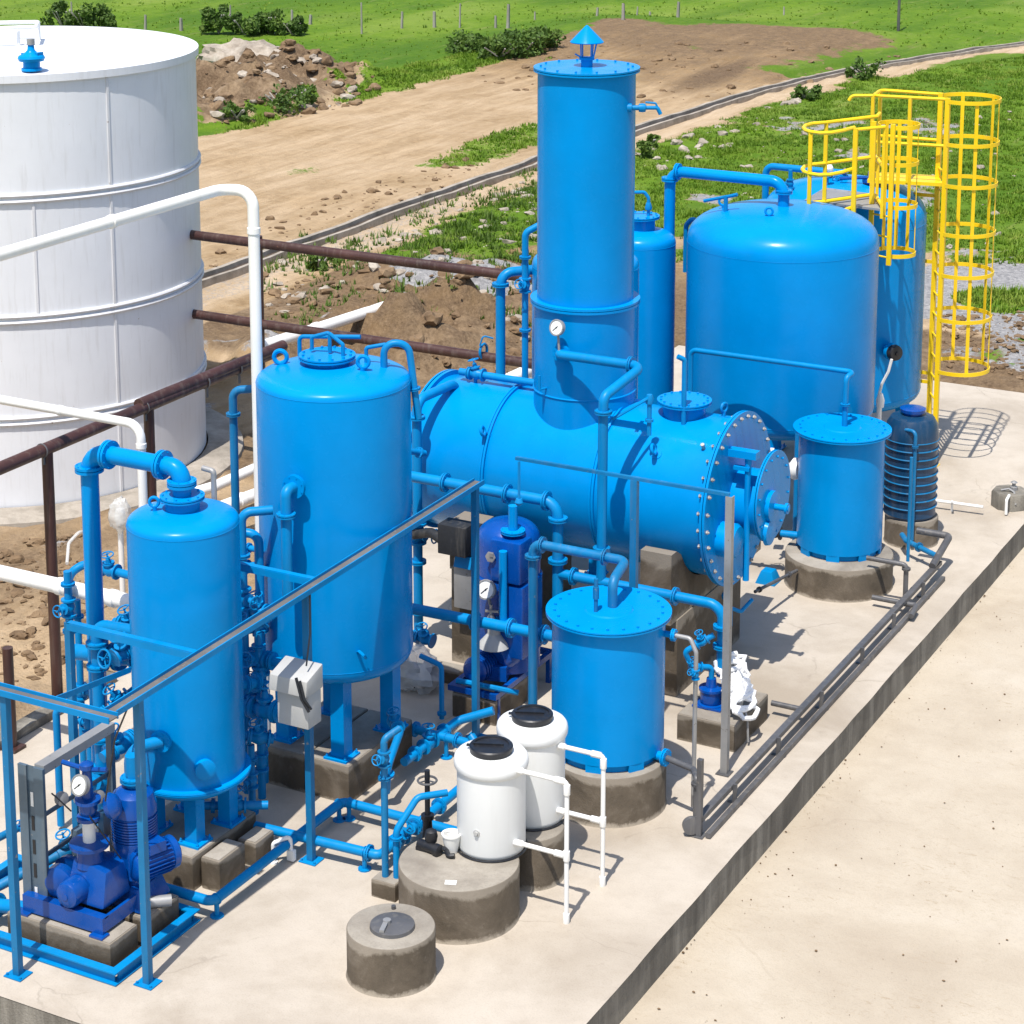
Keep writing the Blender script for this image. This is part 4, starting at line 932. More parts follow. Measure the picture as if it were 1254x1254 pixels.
pipe_run('second blue manifold standpipe close to the middle vessel', [(q.x, 16.25, .1), (q.x, 16.25, PY(320, 655, 16.25)[2]), (q.x-.25, 16.15, PY(320, 655, 16.25)[2]+.02)], .045, 'pipe', fl=[(0, .3), (0, .62)], vl=[(0, .48, (.2, -1, 0))])
q = PY(287, 560, 17.2)
pipe_run('rust streaked blue standpipe with a hooked top left of the middle vessel', [(q.x, 17.2, .1), (q.x, 17.2, PY(287, 478, 17.2)[2]), (q.x+.28, 17.3, PY(287, 478, 17.2)[2]+.03)], .042, 'oldblue', fl=[(0, .45), (0, .93)], bend=.1)
q = PY(262, 600, 15.4)
pipe_run('short bent steel pipe rising behind the crown of the small vessel', [(q.x, 15.4, 2.6), (q.x, 15.4, PY(262, 577, 15.4)[2]), (q.x-.12, 15.4, PY(262, 577, 15.4)[2]+.01)], .026, 'steel', bend=.03)
# behind the small vessel, left
pipe_run('blue curved pipe behind the thick arching pipe at the left', [PY(80, 720, 15.6), PY(88, 700, 15.6), PY(104, 690, 15.7), PY(160, 705, 15.7)], .042, 'pipe', fl=[(0, .3)], vl=[(2, .55, (0, -.2, 1))], bend=.12)
q = PY(85, 760, 15.4)
pipe_run('blue valve stack on a thin standpipe at the left pad edge', [(q.x, 15.4, .1), (q.x, 15.4, PY(85, 700, 15.4)[2])], .04, 'pipe', fl=[(0, .94), (0, .72)], vl=[(0, .83, (0, -1, .1))])
q = PY(97, 800, 15.7)
pipe_run('slender blue standpipe beside the valve stack at the left pad edge', [(q.x, 15.7, .1), (q.x, 15.7, PY(97, 735, 15.7)[2])], .035, 'pipe', fl=[(0, .9)], vl=[(0, .45, (1, 0, 0))])
q = PY(70, 900, 14.7)
pipe_run('thin blue hooked pipe rising behind the slate panel', [(q.x, 14.7, .05), (q.x, 14.7, PY(70, 868, 14.7)[2]), (q.x+.25, 14.8, PY(70, 868, 14.7)[2]+.02)], .035, 'pipe', bend=.07)
q = PY(106, 900, 14.9)
pipe_run('short blue standpipe with a branch behind the slate panel', [(q.x, 14.95, .05), (q.x, 14.95, 1.15)], .04, 'pipe', fl=[(0, .75)], vl=[(0, .88, (-1, 0, 0))])
q = PY(150, 900, 14.35)
pipe_run('blue branch pipe with a gate valve above the finned motor', [PY(125, 928, 14.2), PY(168, 900, 14.6)], .05, 'pipe', fl=[(0, .2), (0, .85)], vl=[(0, .52, (-.2, -.4, 1))])
# crown pipework of the middle vessel
zc = HZ(LMc, 447)
pipe_run('blue hose pipe arching off the crown of the middle vessel to its right', [(LMc[0]+.42, LMc[1]+.25, zc-.1), (LMc[0]+.42, LMc[1]+.25, zc+.22), (LMc[0]+.62, LMc[1]+.38, zc+.2), (LMc[0]+.70, LMc[1]+.42, zc-.55)], .035, 'pipe', fl=[(2, .6)], bend=.12)
pipe_run('blue lever valve pipe behind the manway of the middle vessel', [(LMc[0]+.22, LMc[1]+.25, zc-.05), (LMc[0]+.22, LMc[1]+.25, zc+.14), (LMc[0]+.40, LMc[1]+.32, zc+.18)], .02, 'pipe', bend=.03)
pipe_run('thin blue pipe crossing behind the manway of the middle vessel', [(LMc[0]-.62, LMc[1]+.35, zc-.2), (LMc[0]-.62, LMc[1]+.35, zc+.12), (LMc[0]+.0, LMc[1]+.5, zc+.16)], .022, 'pipe', bend=.05)

# ================================================================ FLOOR PIPES
zf = .17
pipe_run('blue floor pipe with two bends passing in front of the footing blocks', [(-11.2, 14.06, zf), (-10.50, 14.06, zf), (-10.50, 16.16, zf), (-9.05, 16.16, zf)], .045, 'pipe', fl=[(2, .62)], supports=[(1, .03), (1, .97), (2, .05)], bend=.08)
pipe_run('blue floor pipe crossing to a clamp then turning towards the drum', [(-11.2, 15.32, zf+.02), (-9.64, 15.44, zf), (-9.64, 17.5, zf), (-9.9, 17.6, zf+.2)], .045, 'pipe', fl=[(0, .93), (1, .30), (1, .52)], vl=[(1, .16, (.6, 0, .8))], supports=[(0, .12), (0, .9)], bend=.06)
pipe_run('blue floor pipe leading from the middle vessel towards the dark blue pump', [(-11.3, 17.75, .25), (-10.45, 17.72, .22), (-9.8, 17.72, .22)], .045, 'pipe', fl=[(0, .8), (1, .5)], supports=[(1, .3)])
pipe_run('blue floor pipe run beside the post of the grey tray', [(-10.35, 17.05, .22), (-10.35, 18.1, .22), (-10.0, 18.25, .35)], .045, 'pipe', fl=[(0, .2), (0, .75)], vl=[(0, .45, (0, 0, 1))], bend=.08)
q = G(541, 880, .1)
pipe_run('blue upright elbow pipe in front of the black pump', [(q.x, q.y, .1), (q.x, q.y, HZ(q, 815)), (q.x-.28, q.y+.05, HZ(q, 815)+.03)], .028, 'pipe', fl=[(0, .1)], bend=.05)
pipe_run('blue twin bent pipe reaching from floor to middle vessel', [(-10.25, 16.55, .15), (-10.2, 16.5, .45), (-10.3, 16.9, .62), (-10.6, 17.2, .62)], .04, 'pipe', fl=[(0, .7)], vl=[(2, .4, (0, -.3, 1))], bend=.1)
q = G(472, 1078, .16)
vb = block((q.x-.12, q.y-.05), (q.x+.13, q.y+.17, .17), 'small concrete block footing the paired blue and grey standpipes', .01)
pipe_run('grey lower blue upper standpipe on the small block, left of its pair', [(q.x-.03, q.y+.05, .16), (q.x-.03, q.y+.05, HZ((q.x-.03, q.y+.05), 905)), (q.x+.04, q.y+.2, HZ((q.x-.03, q.y+.05), 898))], .032, 'oldblue', fl=[(0, .72)], vl=[(0, .86, (0, -1, .3))], bend=.06)
pipe_run('blue standpipe with a bent top on the small block, right of its pair', [(q.x+.07, q.y+.08, .16), (q.x+.07, q.y+.08, .62), (q.x+.16, q.y+.3, .86), (q.x+.35, q.y+.5, .86)], .032, 'pipe', fl=[(0, .85)], bend=.1)
m = MB(); q = G(350, 1055, 0); m.tube([(q.x-.08, q.y-.08, .0), (q.x-.08, q.y-.08, .2), (q.x+.04, q.y+.02, .25), (q.x+.05, q.y+.02, .08)], .02, .03, 8); m.lathe((q.x-.08, q.y-.08, 0), [(.04, 0), (.04, .02)], seg=8); m.cbox((q.x+.05, q.y+.02, .07), (.07, .05, .10)); solo(m, 'pipe_bracket', 'pvc', 'small white pipe bracket on the floor beside the blue floor pipe', 'bracket')
# black dosing valves by the plastic tanks
q = Vector((-9.24, 15.62, 0)); t = thing('spindle_valve', 'tall black valve spindle with a steel handwheel beside the front plastic tank', 'valve', q)
m = MB(); m.cyl((q.x, q.y, .12), (q.x, q.y, 1.02), .025, seg=10); m.lathe((q.x, q.y, .15), [(.05, 0), (.09, .05), (.09, .16), (.05, .22), (.04, .4), (.06, .4), (.06, .44)], seg=14); part(m, 'spindle', 'black', t)
m = MB(); m.torus((q.x, q.y, .92), (0, 0, 1), .085, .011, 20, 6)
for i in range(3): m.cyl((q.x, q.y, .92), (q.x+.085*cos(i*2.1), q.y+.085*sin(i*2.1), .92), .007, seg=6)
part(m, 'handwheel', 'dsteel', t)
q = Vector((-8.97, 15.22, .49)); t = thing('dosing_pump', 'small black dosing pump lying on the wide plinth by the front plastic tank', 'pump', q)
m = MB(); m.cyl(q+Vector((-.12, 0, .045)), q+Vector((.06, -.03, .045)), .045, seg=14); m.lathe(q+Vector((.06, -.03, .045)), [(.055, 0), (.055, .05), (.03, .06)], (1, -.15, 0), 14); m.cbox(q+Vector((-.05, 0, .02)), (.16, .10, .03)); part(m, 'motor', 'black', t)
m = MB(); m.tube([q+Vector((.08, -.03, .06)), q+Vector((.14, .02, .05)), q+Vector((.2, -.04, .02)), q+Vector((.25, -.02, .03))], .022, .03, 8); m.lathe(q+Vector((-.01, .02, .08)), [(.05, 0), (.06, .05), (.05, .1), (.02, .12)], seg=14); part(m, 'outlet', 'black', t)
q = G(553, 1035, .55); m = MB(); m.lathe((q.x, q.y, .49), [(.055, 0), (.085, .16), (.09, .16), (.09, .175), (.07, .175), (.05, .03)], seg=24); m.tube([(q.x-.05, q.y, .665), (q.x, q.y-.02, .69), (q.x+.05, q.y, .66)], .008, .02, 6); solo(m, 'white_bucket', 'pvc', 'small white measuring bucket on the wide plinth', 'bucket')
q = G(552, 1080, .5); m = MB(); m.box((q.x-.05, q.y-.035, .492), (q.x+.05, q.y+.035, .497), .4); solo(m, 'paper_label', 'dial', 'white paper label lying flat on the wide plinth', 'label')

# ================================================================ GREY TRAY RACK IN FRONT OF THE VESSELS
TX, TZ = -10.25, 2.64
tr_ = thing('cable_tray_rack', 'blue steel rack carrying a long grey cable tray in front of the vessels', 'cable tray', (TX, 14, 0))
T1, T3 = Vector((-10.38, 12.99, 0)), Vector((-10.22, 18.27, 0))
T1.z, T3.z = HZ(T1, 851)-.01, HZ(T3, 592)-.01
def tray_at(px_):
    lo, hi = -.4, 1.1
    for _ in range(50):
        k = (lo+hi)/2; q = T1.lerp(T3, k)
        lo, hi = (k, hi) if proj(q)[0] < px_ else (lo, k)
    return T1.lerp(T3, (lo+hi)/2)
T0 = tray_at(128); T2 = tray_at(375); ya = T0.y
def tray_len(a, b, side, name='tray'):
    """trough: galvanised bed between two blue lips"""
    a, b = Vector(a), Vector(b); s_ = Vector(side)
    m = MB(); m.ibeam(a, b, .10, .010, s_); o = part(m, name, 'traybed', tr_)
    for k in (-1, 1):
        m = MB(); m.ibeam(a+s_*.057*k+Vector((0, 0, .008)), b+s_*.057*k+Vector((0, 0, .008)), .05, .012, (0, 0, 1)); part(m, 'lip', 'pipe', o)
tray_len(T0+(T1-T0).normalized()*.08, T3+(T3-T1).normalized()*.08, (1, 0, 0))
xl = PY(-30, 838, ya)[0]
tray_len((xl, ya, T0.z), (T0.x+.09, ya, T0.z), (0, 1, 0))
def rpost(x, y, z, w=.062, mat='oldblue', nm='post'):
    m = MB(); m.box((x-w/2, y-w/2, .012), (x+w/2, y-w/2+.008, z)); m.box((x-w/2, y-w/2+.008, .012), (x-w/2+.008, y+w/2, z)); m.box((x+w/2-.008, y-w/2+.008, .012), (x+w/2, y+w/2, z)); o = part(m, nm, mat, tr_)
    m = MB(); m.box((x-.09, y-.08, .004), (x+.09, y+.08, .014))
    for sx in (-1, 1): m.lathe((x+sx*.07, y-.055, .014), [(.011, 0), (.011, .018)], seg=6)
    part(m, 'base_plate', 'pipe', o)
for q in (T1, T2, T3): rpost(q.x, q.y, q.z-.02)
rpost(PY(6, 850, ya)[0], ya, T0.z-.02)
for (px0, py0, px1, py1) in ((84, 757, 248, 783), (288, 687, 392, 704)):
    e = tray_at(px1+3); yy = e.y; TX, TZ = e.x, e.z; s_ = PY(px0, py0, yy)
    m = MB(); m.ibeam((s_.x, yy, TZ), (TX-.1, yy, TZ), .06, .01, (0, 1, 0)); m.ibeam((s_.x, yy-.028, TZ-.035), (TX-.1, yy-.028, TZ-.035), .06, .01, (0, 0, 1)); part(m, 'cross_arm', 'pipe', tr_)
    if px0 < 100: rpost(s_.x, yy, TZ, .06)
m = MB(); m.ibeam((T0.x-.55, ya+.08, T0.z), PY(160, 820, 14.2), .05, .012, (0, 0, 1)); part(m, 'diagonal_brace', 'pipe', tr_)
# electrical box on the middle post
TX, y = T2.x+.06, T2.y
eb = thing('electrical_box', 'light grey electrical box with a hooded top on the middle post of the tray rack', 'electrical box', (TX-.05, y-.12, .9))
zb0, zb1 = HZ((TX-.1, y-.1), 880), HZ((TX-.1, y-.1), 838)
m = MB(); m.box((TX-.22, y-.26, zb0), (TX+.11, y-.045, zb1)); part(m, 'case', 'grey', eb, bevel=.012)
m = MB(); zt = HZ((TX-.1, y-.1), 812); m.hull([(TX-.27, y-.32, zb1), (TX+.13, y-.32, zb1), (TX+.13, y-.04, zb1), (TX-.27, y-.04, zb1)], [(TX-.27, y-.30, zt-.06), (TX+.13, y-.30, zt-.06), (TX+.13, y-.04, zt+.02), (TX-.27, y-.04, zt+.02)]); part(m, 'hood', 'grey', eb, bevel=.012)
m = MB(); m.tube([(TX+.04, y-.335, zt-.02), (TX+.10, y-.345, zb1-.0), (TX+.16, y-.32, zb1-.12)], .014, .05, 8); m.tube([(TX+.08, y-.335, zt-.04), (TX+.13, y-.345, zb1-.0), (TX+.17, y-.3, zb1-.10)], .012, .05, 8); part(m, 'cable', 'black', eb)

# denser fittings round the two left vessels
fit = [
 ('flanged blue valve between the arching pipe and the small vessel side', [PY(135, 800, 14.85), PY(175, 806, 14.85)], .06, [(0, .1)], [(0, .45, (-.2, -1, .2))]),
 ('blue gate valve high between the arching pipe and the small vessel', [PY(140, 762, 15.0), PY(178, 768, 15.0)], .045, [(0, .2)], [(0, .5, (0, -.4, 1))]),
 ('blue sloping branch pipe below the diagonal brace', [PY(122, 880, 14.6), PY(165, 845, 14.9)], .045, [(0, .2)], [(0, .6, (-.3, -.5, .8))]),
 ('thin blue cross pipe at the top of the gap between the left vessels', [PY(288, 668, 16.4), PY(330, 676, 16.4)], .03, [(0, .4)], []),
 ('thin blue cross pipe with a tap in the gap between the left vessels', [PY(288, 690, 16.3), PY(325, 698, 16.3)], .035, [(0, .3)], [(0, .6, (0, -1, .2))]),
 ('bent blue pipe with a valve lying across the gap between the left vessels', [PY(330, 756, 16.0), PY(312, 770, 15.9), PY(292, 768, 15.8)], .04, [(0, .4)], [(1, .5, (0, -.6, 1))]),
 ('low blue drain pipe with a valve in the gap between the left vessels', [PY(292, 900, 15.7), PY(335, 905, 15.9)], .045, [(0, .3)], [(0, .6, (0, -.3, 1))]),
 ('small blue pipe with two flanges low beside the small vessel', [PY(290, 840, 15.6), PY(318, 836, 15.9)], .05, [(0, .35), (0, .8)], []),
 ('blue valve pipe in the shadow under the middle vessel', [PY(372, 905, 17.25), PY(428, 914, 17.25)], .045, [(0, .2)], [(0, .6, (0, -.5, 1))]),
 ('blue drain elbow in the shadow under the small vessel', [(LSc[0]-.1, LSc[1]+.1, .66), (LSc[0]-.1, LSc[1]+.1, .45), (LSc[0]+.5, LSc[1]+.5, .42)], .04, [(1, .3)], [(1, .6, (0, 0, 1))]),
 ('short blue stub between the middle vessel and the riser pipe', [PY(497, 552, 19.6), PY(520, 555, 19.9)], .035, [(0, .7)], []),
 ('blue flanged branch low on the riser pipe behind the middle vessel', [PY(500, 775, 19.2), PY(530, 785, 19.2)], .045, [(0, .3)], [(0, .7, (0, -.5, 1))]),
]
for lab, pts, r, fl, vl in fit: pipe_run(lab, pts, r, 'pipe', fl=fl, vl=vl)
q = PY(318, 850, 16.05)
pipe_run('third blue manifold standpipe with stacked valves near the electrical box', [(q.x, 16.05, .05), (q.x, 16.05, PY(318, 775, 16.05)[2])], .04, 'pipe', fl=[(0, .92), (0, .4)], vl=[(0, .75, (.2, -1, .1)), (0, .22, (-1, -.3, 0))])
q = PY(307, 900, 15.75)
pipe_run('fourth short blue manifold standpipe at the foot of the gap', [(q.x, 15.75, .03), (q.x, 15.75, .75)], .035, 'pipe', fl=[(0, .05), (0, .8)], vl=[(0, .5, (0, -1, 0))])
m = MB(); m.tube([PY(503, 655, 19.9), PY(528, 652, 19.8), PY(545, 664, 19.7), PY(575, 666, 19.7)], .055, .12, 12); solo(m, 'insulated_pipe', 'insul', 'black insulated pipe from the riser to the black junction box', 'pipe')
for i, (lab, pts) in enumerate([('thin dark cable drooping from the tray to the electrical box', [T2+Vector((.05, -.02, -.02)), T2+Vector((.10, -.10, -.35)), T2+Vector((.12, -.2, -.62))]), ('thin dark cable drooping from the tray corner to the front pump', [T1+Vector((-.05, .0, .0)), T1+Vector((-.35, .12, -.5)), T1+Vector((-.5, .15, -1.1))])]): m = MB(); m.tube(pts, .008, .2, 6); solo(m, 'cable', 'black', lab, 'cable')
# ================================================================ PUMP SKID, FRONT LEFT
SX0, SX1, SY0, SY1 = -12.6, -10.62, 12.86, 13.95
fm = thing('skid_frame', 'light blue channel frame on the pad around the front pump plinths', 'frame', ((SX0+SX1)/2, (SY0+SY1)/2, 0))
for (a, b2, sd_) in (((SX0, SY0), (SX1, SY0), 'x'), ((SX0, SY1), (SX1, SY1), 'x'), ((SX0, SY0), (SX0, SY1), 'y'), ((SX1, SY0), (SX1, SY1), 'y')):
    m = MB()
    if sd_ == 'x': 
        m.box((a[0]-.04, a[1]-.04, .006), (b2[0]+.04, a[1]+.04, .018)); m.box((a[0]-.04, a[1]-.04, .105), (b2[0]+.04, a[1]+.04, .118)); m.box((a[0], a[1]-.006, .018), (b2[0], a[1]+.006, .105))
    else:
        m.box((a[0]-.04, a[1]+.041, .006), (a[0]+.04, b2[1]-.041, .018)); m.box((a[0]-.04, a[1]+.041, .105), (a[0]+.04, b2[1]-.041, .118)); m.box((a[0]-.006, a[1]+.041, .018), (a[0]+.006, b2[1]-.041, .105))
    part(m, 'channel', 'pipe', fm)
block((-11.85, 12.96), (-10.74, 13.33, .27), 'front concrete plinth under the dark blue pump inside the light blue frame', name='pump_plinth')
block((-11.85, 13.42), (-10.72, 13.88, .27), 'rear concrete plinth under the finned motor inside the light blue frame', name='pump_plinth')
pk = thing('water_pump', 'dark blue pump with a white sleeve and gauge on the front plinth', 'pump', (-11.25, 13.2, .27), 'dark blue pumps')
m = MB()
m.box((-11.72, 13.02, .29), (-10.86, 13.05, .42)); m.box((-11.72, 13.02, .42), (-10.86, 13.10, .435)); m.box((-11.72, 13.75, .29), (-10.86, 13.78, .42)); m.box((-11.72, 13.70, .42), (-10.86, 13.78, .435))
m.box((-11.72, 13.05, .30), (-11.69, 13.75, .42)); m.box((-10.89, 13.05, .30), (-10.86, 13.75, .43)); part(m, 'base_frame', 'pump', pk)
for x in (-11.70, -10.90):
    for y in (13.0, 13.74): m = MB(); m.box((x-.07, y-.03, .272), (x+.07, y+.07, .289)); part(m, 'foot', 'pump', pk)
m = MB(); m.hull([(-11.34, 13.12, .44), (-10.93, 13.12, .44), (-10.93, 13.50, .44), (-11.34, 13.50, .44)], [(-11.30, 13.20, .80), (-10.95, 13.20, .74), (-10.95, 13.46, .74), (-11.30, 13.46, .80)])
part(m, 'casing', 'pump', pk, bevel=.03)
m = MB(); m.lathe((-11.20, 13.30, .72), [(.13, 0), (.11, .10), (.11, .16), (.17, .17), (.17, .20), (.09, .21)], seg=28); part(m, 'outlet_flange', 'pump', pk)
m = MB(); m.lathe((-11.20, 13.30, .93), [(.055, 0), (.055, .20)], seg=20); part(m, 'white_sleeve', 'pvc', pk)
m = MB(); m.lathe((-11.22, 12.98, .56), [(.02, 0), (.07, .005), (.105, .02), (.115, .04), (.115, .18), (.13, .18), (.13, .22), (.06, .23)], (0, 1, 0), 28); m.lathe((-11.22, 12.975, .56), [(.03, 0), (.03, .02)], (0, 1, 0), 12); part(m, 'end_bell', 'pump', pk)
m = MB(); m.lathe((-11.42, 13.10, .56), [(.09, 0), (.14, .03), (.14, .12), (.08, .14)], (-.2, 1, 0), 24); m.lathe((-11.42, 13.28, .56), [(.17, 0), (.17, .04)], (0, 1, 0), 24); part(m, 'coupling_guard', 'pump', pk)
m = MB(); m.lathe((-11.20, 13.30, 1.13), [(.10, 0), (.10, .03), (.06, .04), (.08, .09), (.08, .15), (.11, .16), (.11, .19), (.05, .2), (.04, .45), (.06, .46), (.06, .5), (.03, .52)], seg=18); m.tube([(-11.42, 13.25, 1.62), (-11.2, 13.3, 1.58), (-11.02, 13.34, 1.60)], .022, .03, 8); m.lathe((-11.05, 13.36, 1.24), [(.03, -.02), (.09, 0), (.12, .05), (.09, .1), (.05, .12)], (.8, .4, .3), 16); part(m, 'valve_body', 'pump', pk)
gauge(pk, (-11.20, 13.20, 1.48), (-.1, -.93, .35), (-11.2, 13.3, 1.40), .085)
m = MB(); m.tube([(-11.14, 13.24, 1.2), (-11.0, 13.2, 1.12), (-10.92, 13.3, .9), (-10.95, 13.4, .78)], .007, .06, 6); m.tube([(-11.3, 13.2, 1.22), (-11.38, 13.12, 1.36), (-11.42, 13.1, 1.4)], .007, .03, 6); part(m, 'tubing', 'black', pk)
mt = thing('finned_motor', 'dark blue finned upright motor with a second motor lying beside it', 'motor', (-11.05, 13.65, .27), 'dark blue motors')
m = MB(); prof = [(.17, .50)]; 
for i in range(9): z = .84+i*.025; prof += [(.20, z), (.20, z+.012), (.187, z+.013), (.187, z+.024)]
prof = [(.12, .30), (.15, .31), (.15, .50), (.19, .52), (.19, .80)] + prof[1:] + [(.20, 1.08), (.20, 1.14), (.17, 1.25), (.10, 1.30), (.01, 1.31)]
m.lathe((-11.02, 13.68, 0), prof, seg=32); part(m, 'upright_motor', 'pump', mt)
m = MB(); o_ = Vector((-10.93, 13.50, .66)); ax_ = Vector((.35, .94, 0)).normalized(); m.lathe(o_, [(.02, 0), (.10, .0), (.13, .02), (.13, .36), (.145, .365), (.145, .42), (.12, .44), (.02, .445)], ax_, 24)
_, u_, w_ = m.frame(ax_)
for i in range(26):
    a = 2*pi*i/26; d_ = u_*cos(a)+w_*sin(a); m.ibeam(o_+ax_*.03+d_*.14, o_+ax_*.35+d_*.14, .03, .005, d_)
m.cbox((-10.80, 13.66, .82), (.14, .16, .09), -.35); part(m, 'lying_motor', 'pump', mt)
m = MB(); m.hull([(-11.26, 13.44, .28), (-10.80, 13.44, .28), (-10.80, 13.88, .28), (-11.26, 13.88, .28)], [(-11.16, 13.5, .46), (-10.86, 13.5, .46), (-10.86, 13.84, .46), (-11.16, 13.84, .46)]); m.lathe((-11.12, 13.42, .62), [(.05, 0), (.15, .02), (.15, .06), (.1, .1), (.1, .2)], (.15, 1, 0), 24); part(m, 'volute', 'pump', mt, bevel=.02)
m = MB(); m.cyl((-10.86, 13.55, .32), (-10.68, 13.72, .31), .05, seg=16); solo(m, 'grey_cylinder', 'steel', 'short grey cylinder lying beside the finned motor on its plinth', 'cylinder')
# slate steel panel frame
sp_ = thing('panel_frame', 'slate grey slotted steel panel frame standing behind the front pump', 'panel', (-11.85, 13.5, .1))
pa_ = G(55, 1085, .25); fx, fy = -11.55, 13.12
ztp = HZ((fx, fy), 940)
m = MB(); m.box((fx-.22, fy-.03, .02), (fx-.13, fy, ztp)); m.box((fx-.05, fy-.03, .02), (fx+.05, fy, ztp)); m.box((fx-.13, fy-.012, .25), (fx-.05, fy-.004, ztp)); 
fu = part(m, 'front_upright', 'slate', sp_)
for i in range(5): m = MB(); zz = .35+i*(ztp-.5)/5; m.box((fx-.105, fy-.016, zz), (fx-.075, fy-.013, zz+.13)); part(m, 'slot', 'pvc' if i in (0, 4) else 'black', fu)  # raised strips; the black ones stand in for the shade inside open slots
by = fy+.95
m = MB(); m.box((fx-.06, fy, ztp-.06), (fx+.04, by, ztp+.02)); part(m, 'top_bar', 'steel', sp_)
m = MB(); m.box((fx-.03, by-.05, .05), (fx+.03, by, ztp-.06)); part(m, 'rear_upright', 'slate', sp_)
for z in (.35, .75, 1.12):
    m = MB(); m.box((fx-.025, fy, z), (fx-.005, by-.05, z+.035)); part(m, 'slat', 'slate', sp_)
for i in range(4):
    y = fy+.18+i*.18; m = MB(); m.box((fx-.004, y, .42+.2*(i % 2)), (fx+.06, y+.13, .66+.2*(i % 2))); part(m, 'meter_module', ('navy', 'slate', 'grey', 'navy')[i], sp_, bevel=.008)
for i in range(3): m = MB(); q = (fx-.01, fy+.25+i*.24, 1.2-.1*i); m.lathe(q, [(.06, 0), (.06, .04), (.02, .05)], (1, -.3, .2), 16); part(m, 'round_meter', 'dial' if i == 1 else 'steel', sp_)
pipe_run('blue suction pipe entering the front pump from the left edge', [PY(-40, 1105, 13.1), PY(52, 1114, 13.1)], .06, 'pipe', fl=[(0, .4)])
pipe_run('darker blue floor pipe sloping behind the left rack post', [G(-30, 1100, .25), G(85, 1040, .45)], .045, 'oldblue', vl=[(0, .98, (0, -.3, 1))])
pipe_run('thin blue grey pipe behind the panel frame at the left', [G(-30, 1040, .5), G(40, 1005, .5)], .035, 'oldblue', vl=[(0, .95, (0, -1, .2), 'pump')])
pipe_run('blue pipe standing above the finned motor', [(-11.02, 13.68, 1.3), (-11.02, 13.68, HZ((-11.02, 13.68), 925))], .06, 'pipe', fl=[(0, .25)])

# ================================================================ DARK BLUE PUMP SET AND SEPARATOR IN FRONT OF THE DRUM
block((-10.68, 18.58), (-10.16, 19.3, .28), 'concrete block under the front of the dark blue separator skid', name='pump_plinth')
sk = thing('separator_skid', 'dark blue pump skid with a tall separator cylinder in front of the drum', 'pump', (-10.35, 19.1, .28), 'dark blue pumps')
m = MB(); 
for a, b2 in (((-10.72, 18.56), (-10.14, 18.62)), ((-10.72, 19.84), (-10.14, 19.9))): m.box((a[0], a[1], .30), (b2[0], b2[1], .36))
for a, b2 in (((-10.72, 18.62), (-10.66, 19.84)), ((-10.20, 18.62), (-10.14, 19.84))): m.box((a[0], a[1], .30), (b2[0], b2[1], .36))
m.box((-10.2, 18.63, .0), (-10.15, 18.67, .30)); m.box((-10.2, 19.8, .0), (-10.15, 19.85, .30)); part(m, 'base_frame', 'pump', sk)
cc = (-10.39, 19.30); r_ = .34
ztop = HZ(cc, 640)
m = MB(); m.lathe((cc[0], cc[1], 0), [(r_, .40), (r_, ztop-.2)]+dome(r_, .24, ztop-.2, 10)[1:], seg=48); part(m, 'separator_cylinder', 'pump', sk)
m = MB(); m.hull([(cc[0]-.02, cc[1]-.36, .62), (cc[0]+.36, cc[1]-.36, .62), (cc[0]+.36, cc[1]+.1, .62), (cc[0]-.02, cc[1]+.1, .62)], [(cc[0]-.02, cc[1]-.36, ztop-.55), (cc[0]+.36, cc[1]-.36, ztop-.55), (cc[0]+.36, cc[1]+.1, ztop-.55), (cc[0]-.02, cc[1]+.1, ztop-.55)]); part(m, 'casing_panel', 'pump', sk, bevel=.02)
m = MB(); m.torus((cc[0], cc[1], ztop-.56), (0, 0, 1), r_+.005, .018, 40, 6); part(m, 'band', 'pump', sk)
m = MB(); m.box((cc[0]-.02, cc[1]-.38, ztop-.52), (cc[0]+.34, cc[1]-.1, ztop-.06)); part(m, 'head_box', 'pump', sk, bevel=.03)
m = MB(); m.cyl((cc[0]+.16, cc[1]-.2, ztop-.05), (cc[0]+.16, cc[1]-.2, ztop+.28), .05, seg=16); m.flange((cc[0]+.16, cc[1]-.2, ztop-.0), (0, 0, 1), .13, .016, 8); m.cyl((cc[0]+.16, cc[1]-.42, ztop-.15), (cc[0]+.16, cc[1]-.42, ztop-1.0), .045, seg=14); m.flange((cc[0]+.16, cc[1]-.42, ztop-.92), (0, 0, 1), .10, .016, 8); part(m, 'feed_pipe', 'blue', sk)
m = MB(); q = Vector((cc[0]+.0, cc[1]-.395, ztop-.25)); m.lathe(q, [(.06, 0), (.06, .012), (.05, .014), (.01, .015)], (0, -1, .1), 6); m.cbox(q+Vector((.02, -.02, .03)), (.04, .01, .04)); part(m, 'maker_plate', 'bolt', sk)
gauge(sk, (cc[0]+.0, cc[1]-.50, HZ((cc[0], cc[1]-.50), 722)), (.05, -.93, .32), (cc[0]+.02, cc[1]-.42, 1.15), .10)
m = MB(); m.lathe((cc[0]+.04, cc[1]-.46, 1.02), [(.03, 0), (.05, .05), (.03, .09), (.015, .1), (.015, .2)], seg=10); m.cbox((cc[0]+.06, cc[1]-.48, 1.16), (.14, .03, .02), .3); part(m, 'gauge_cock', 'bolt', sk)
m = MB(); prof = [(.03, 0), (.10, .01), (.13, .04)]
for i in range(6): h = .07+i*.04; prof += [(.145, h), (.145, h+.018), (.13, h+.019), (.13, h+.039)]
prof += [(.12, .33), (.05, .34)]
m.lathe((-10.50, 18.66, .50), prof, (.15, 1, 0), 24); part(m, 'motor', 'pump', sk)
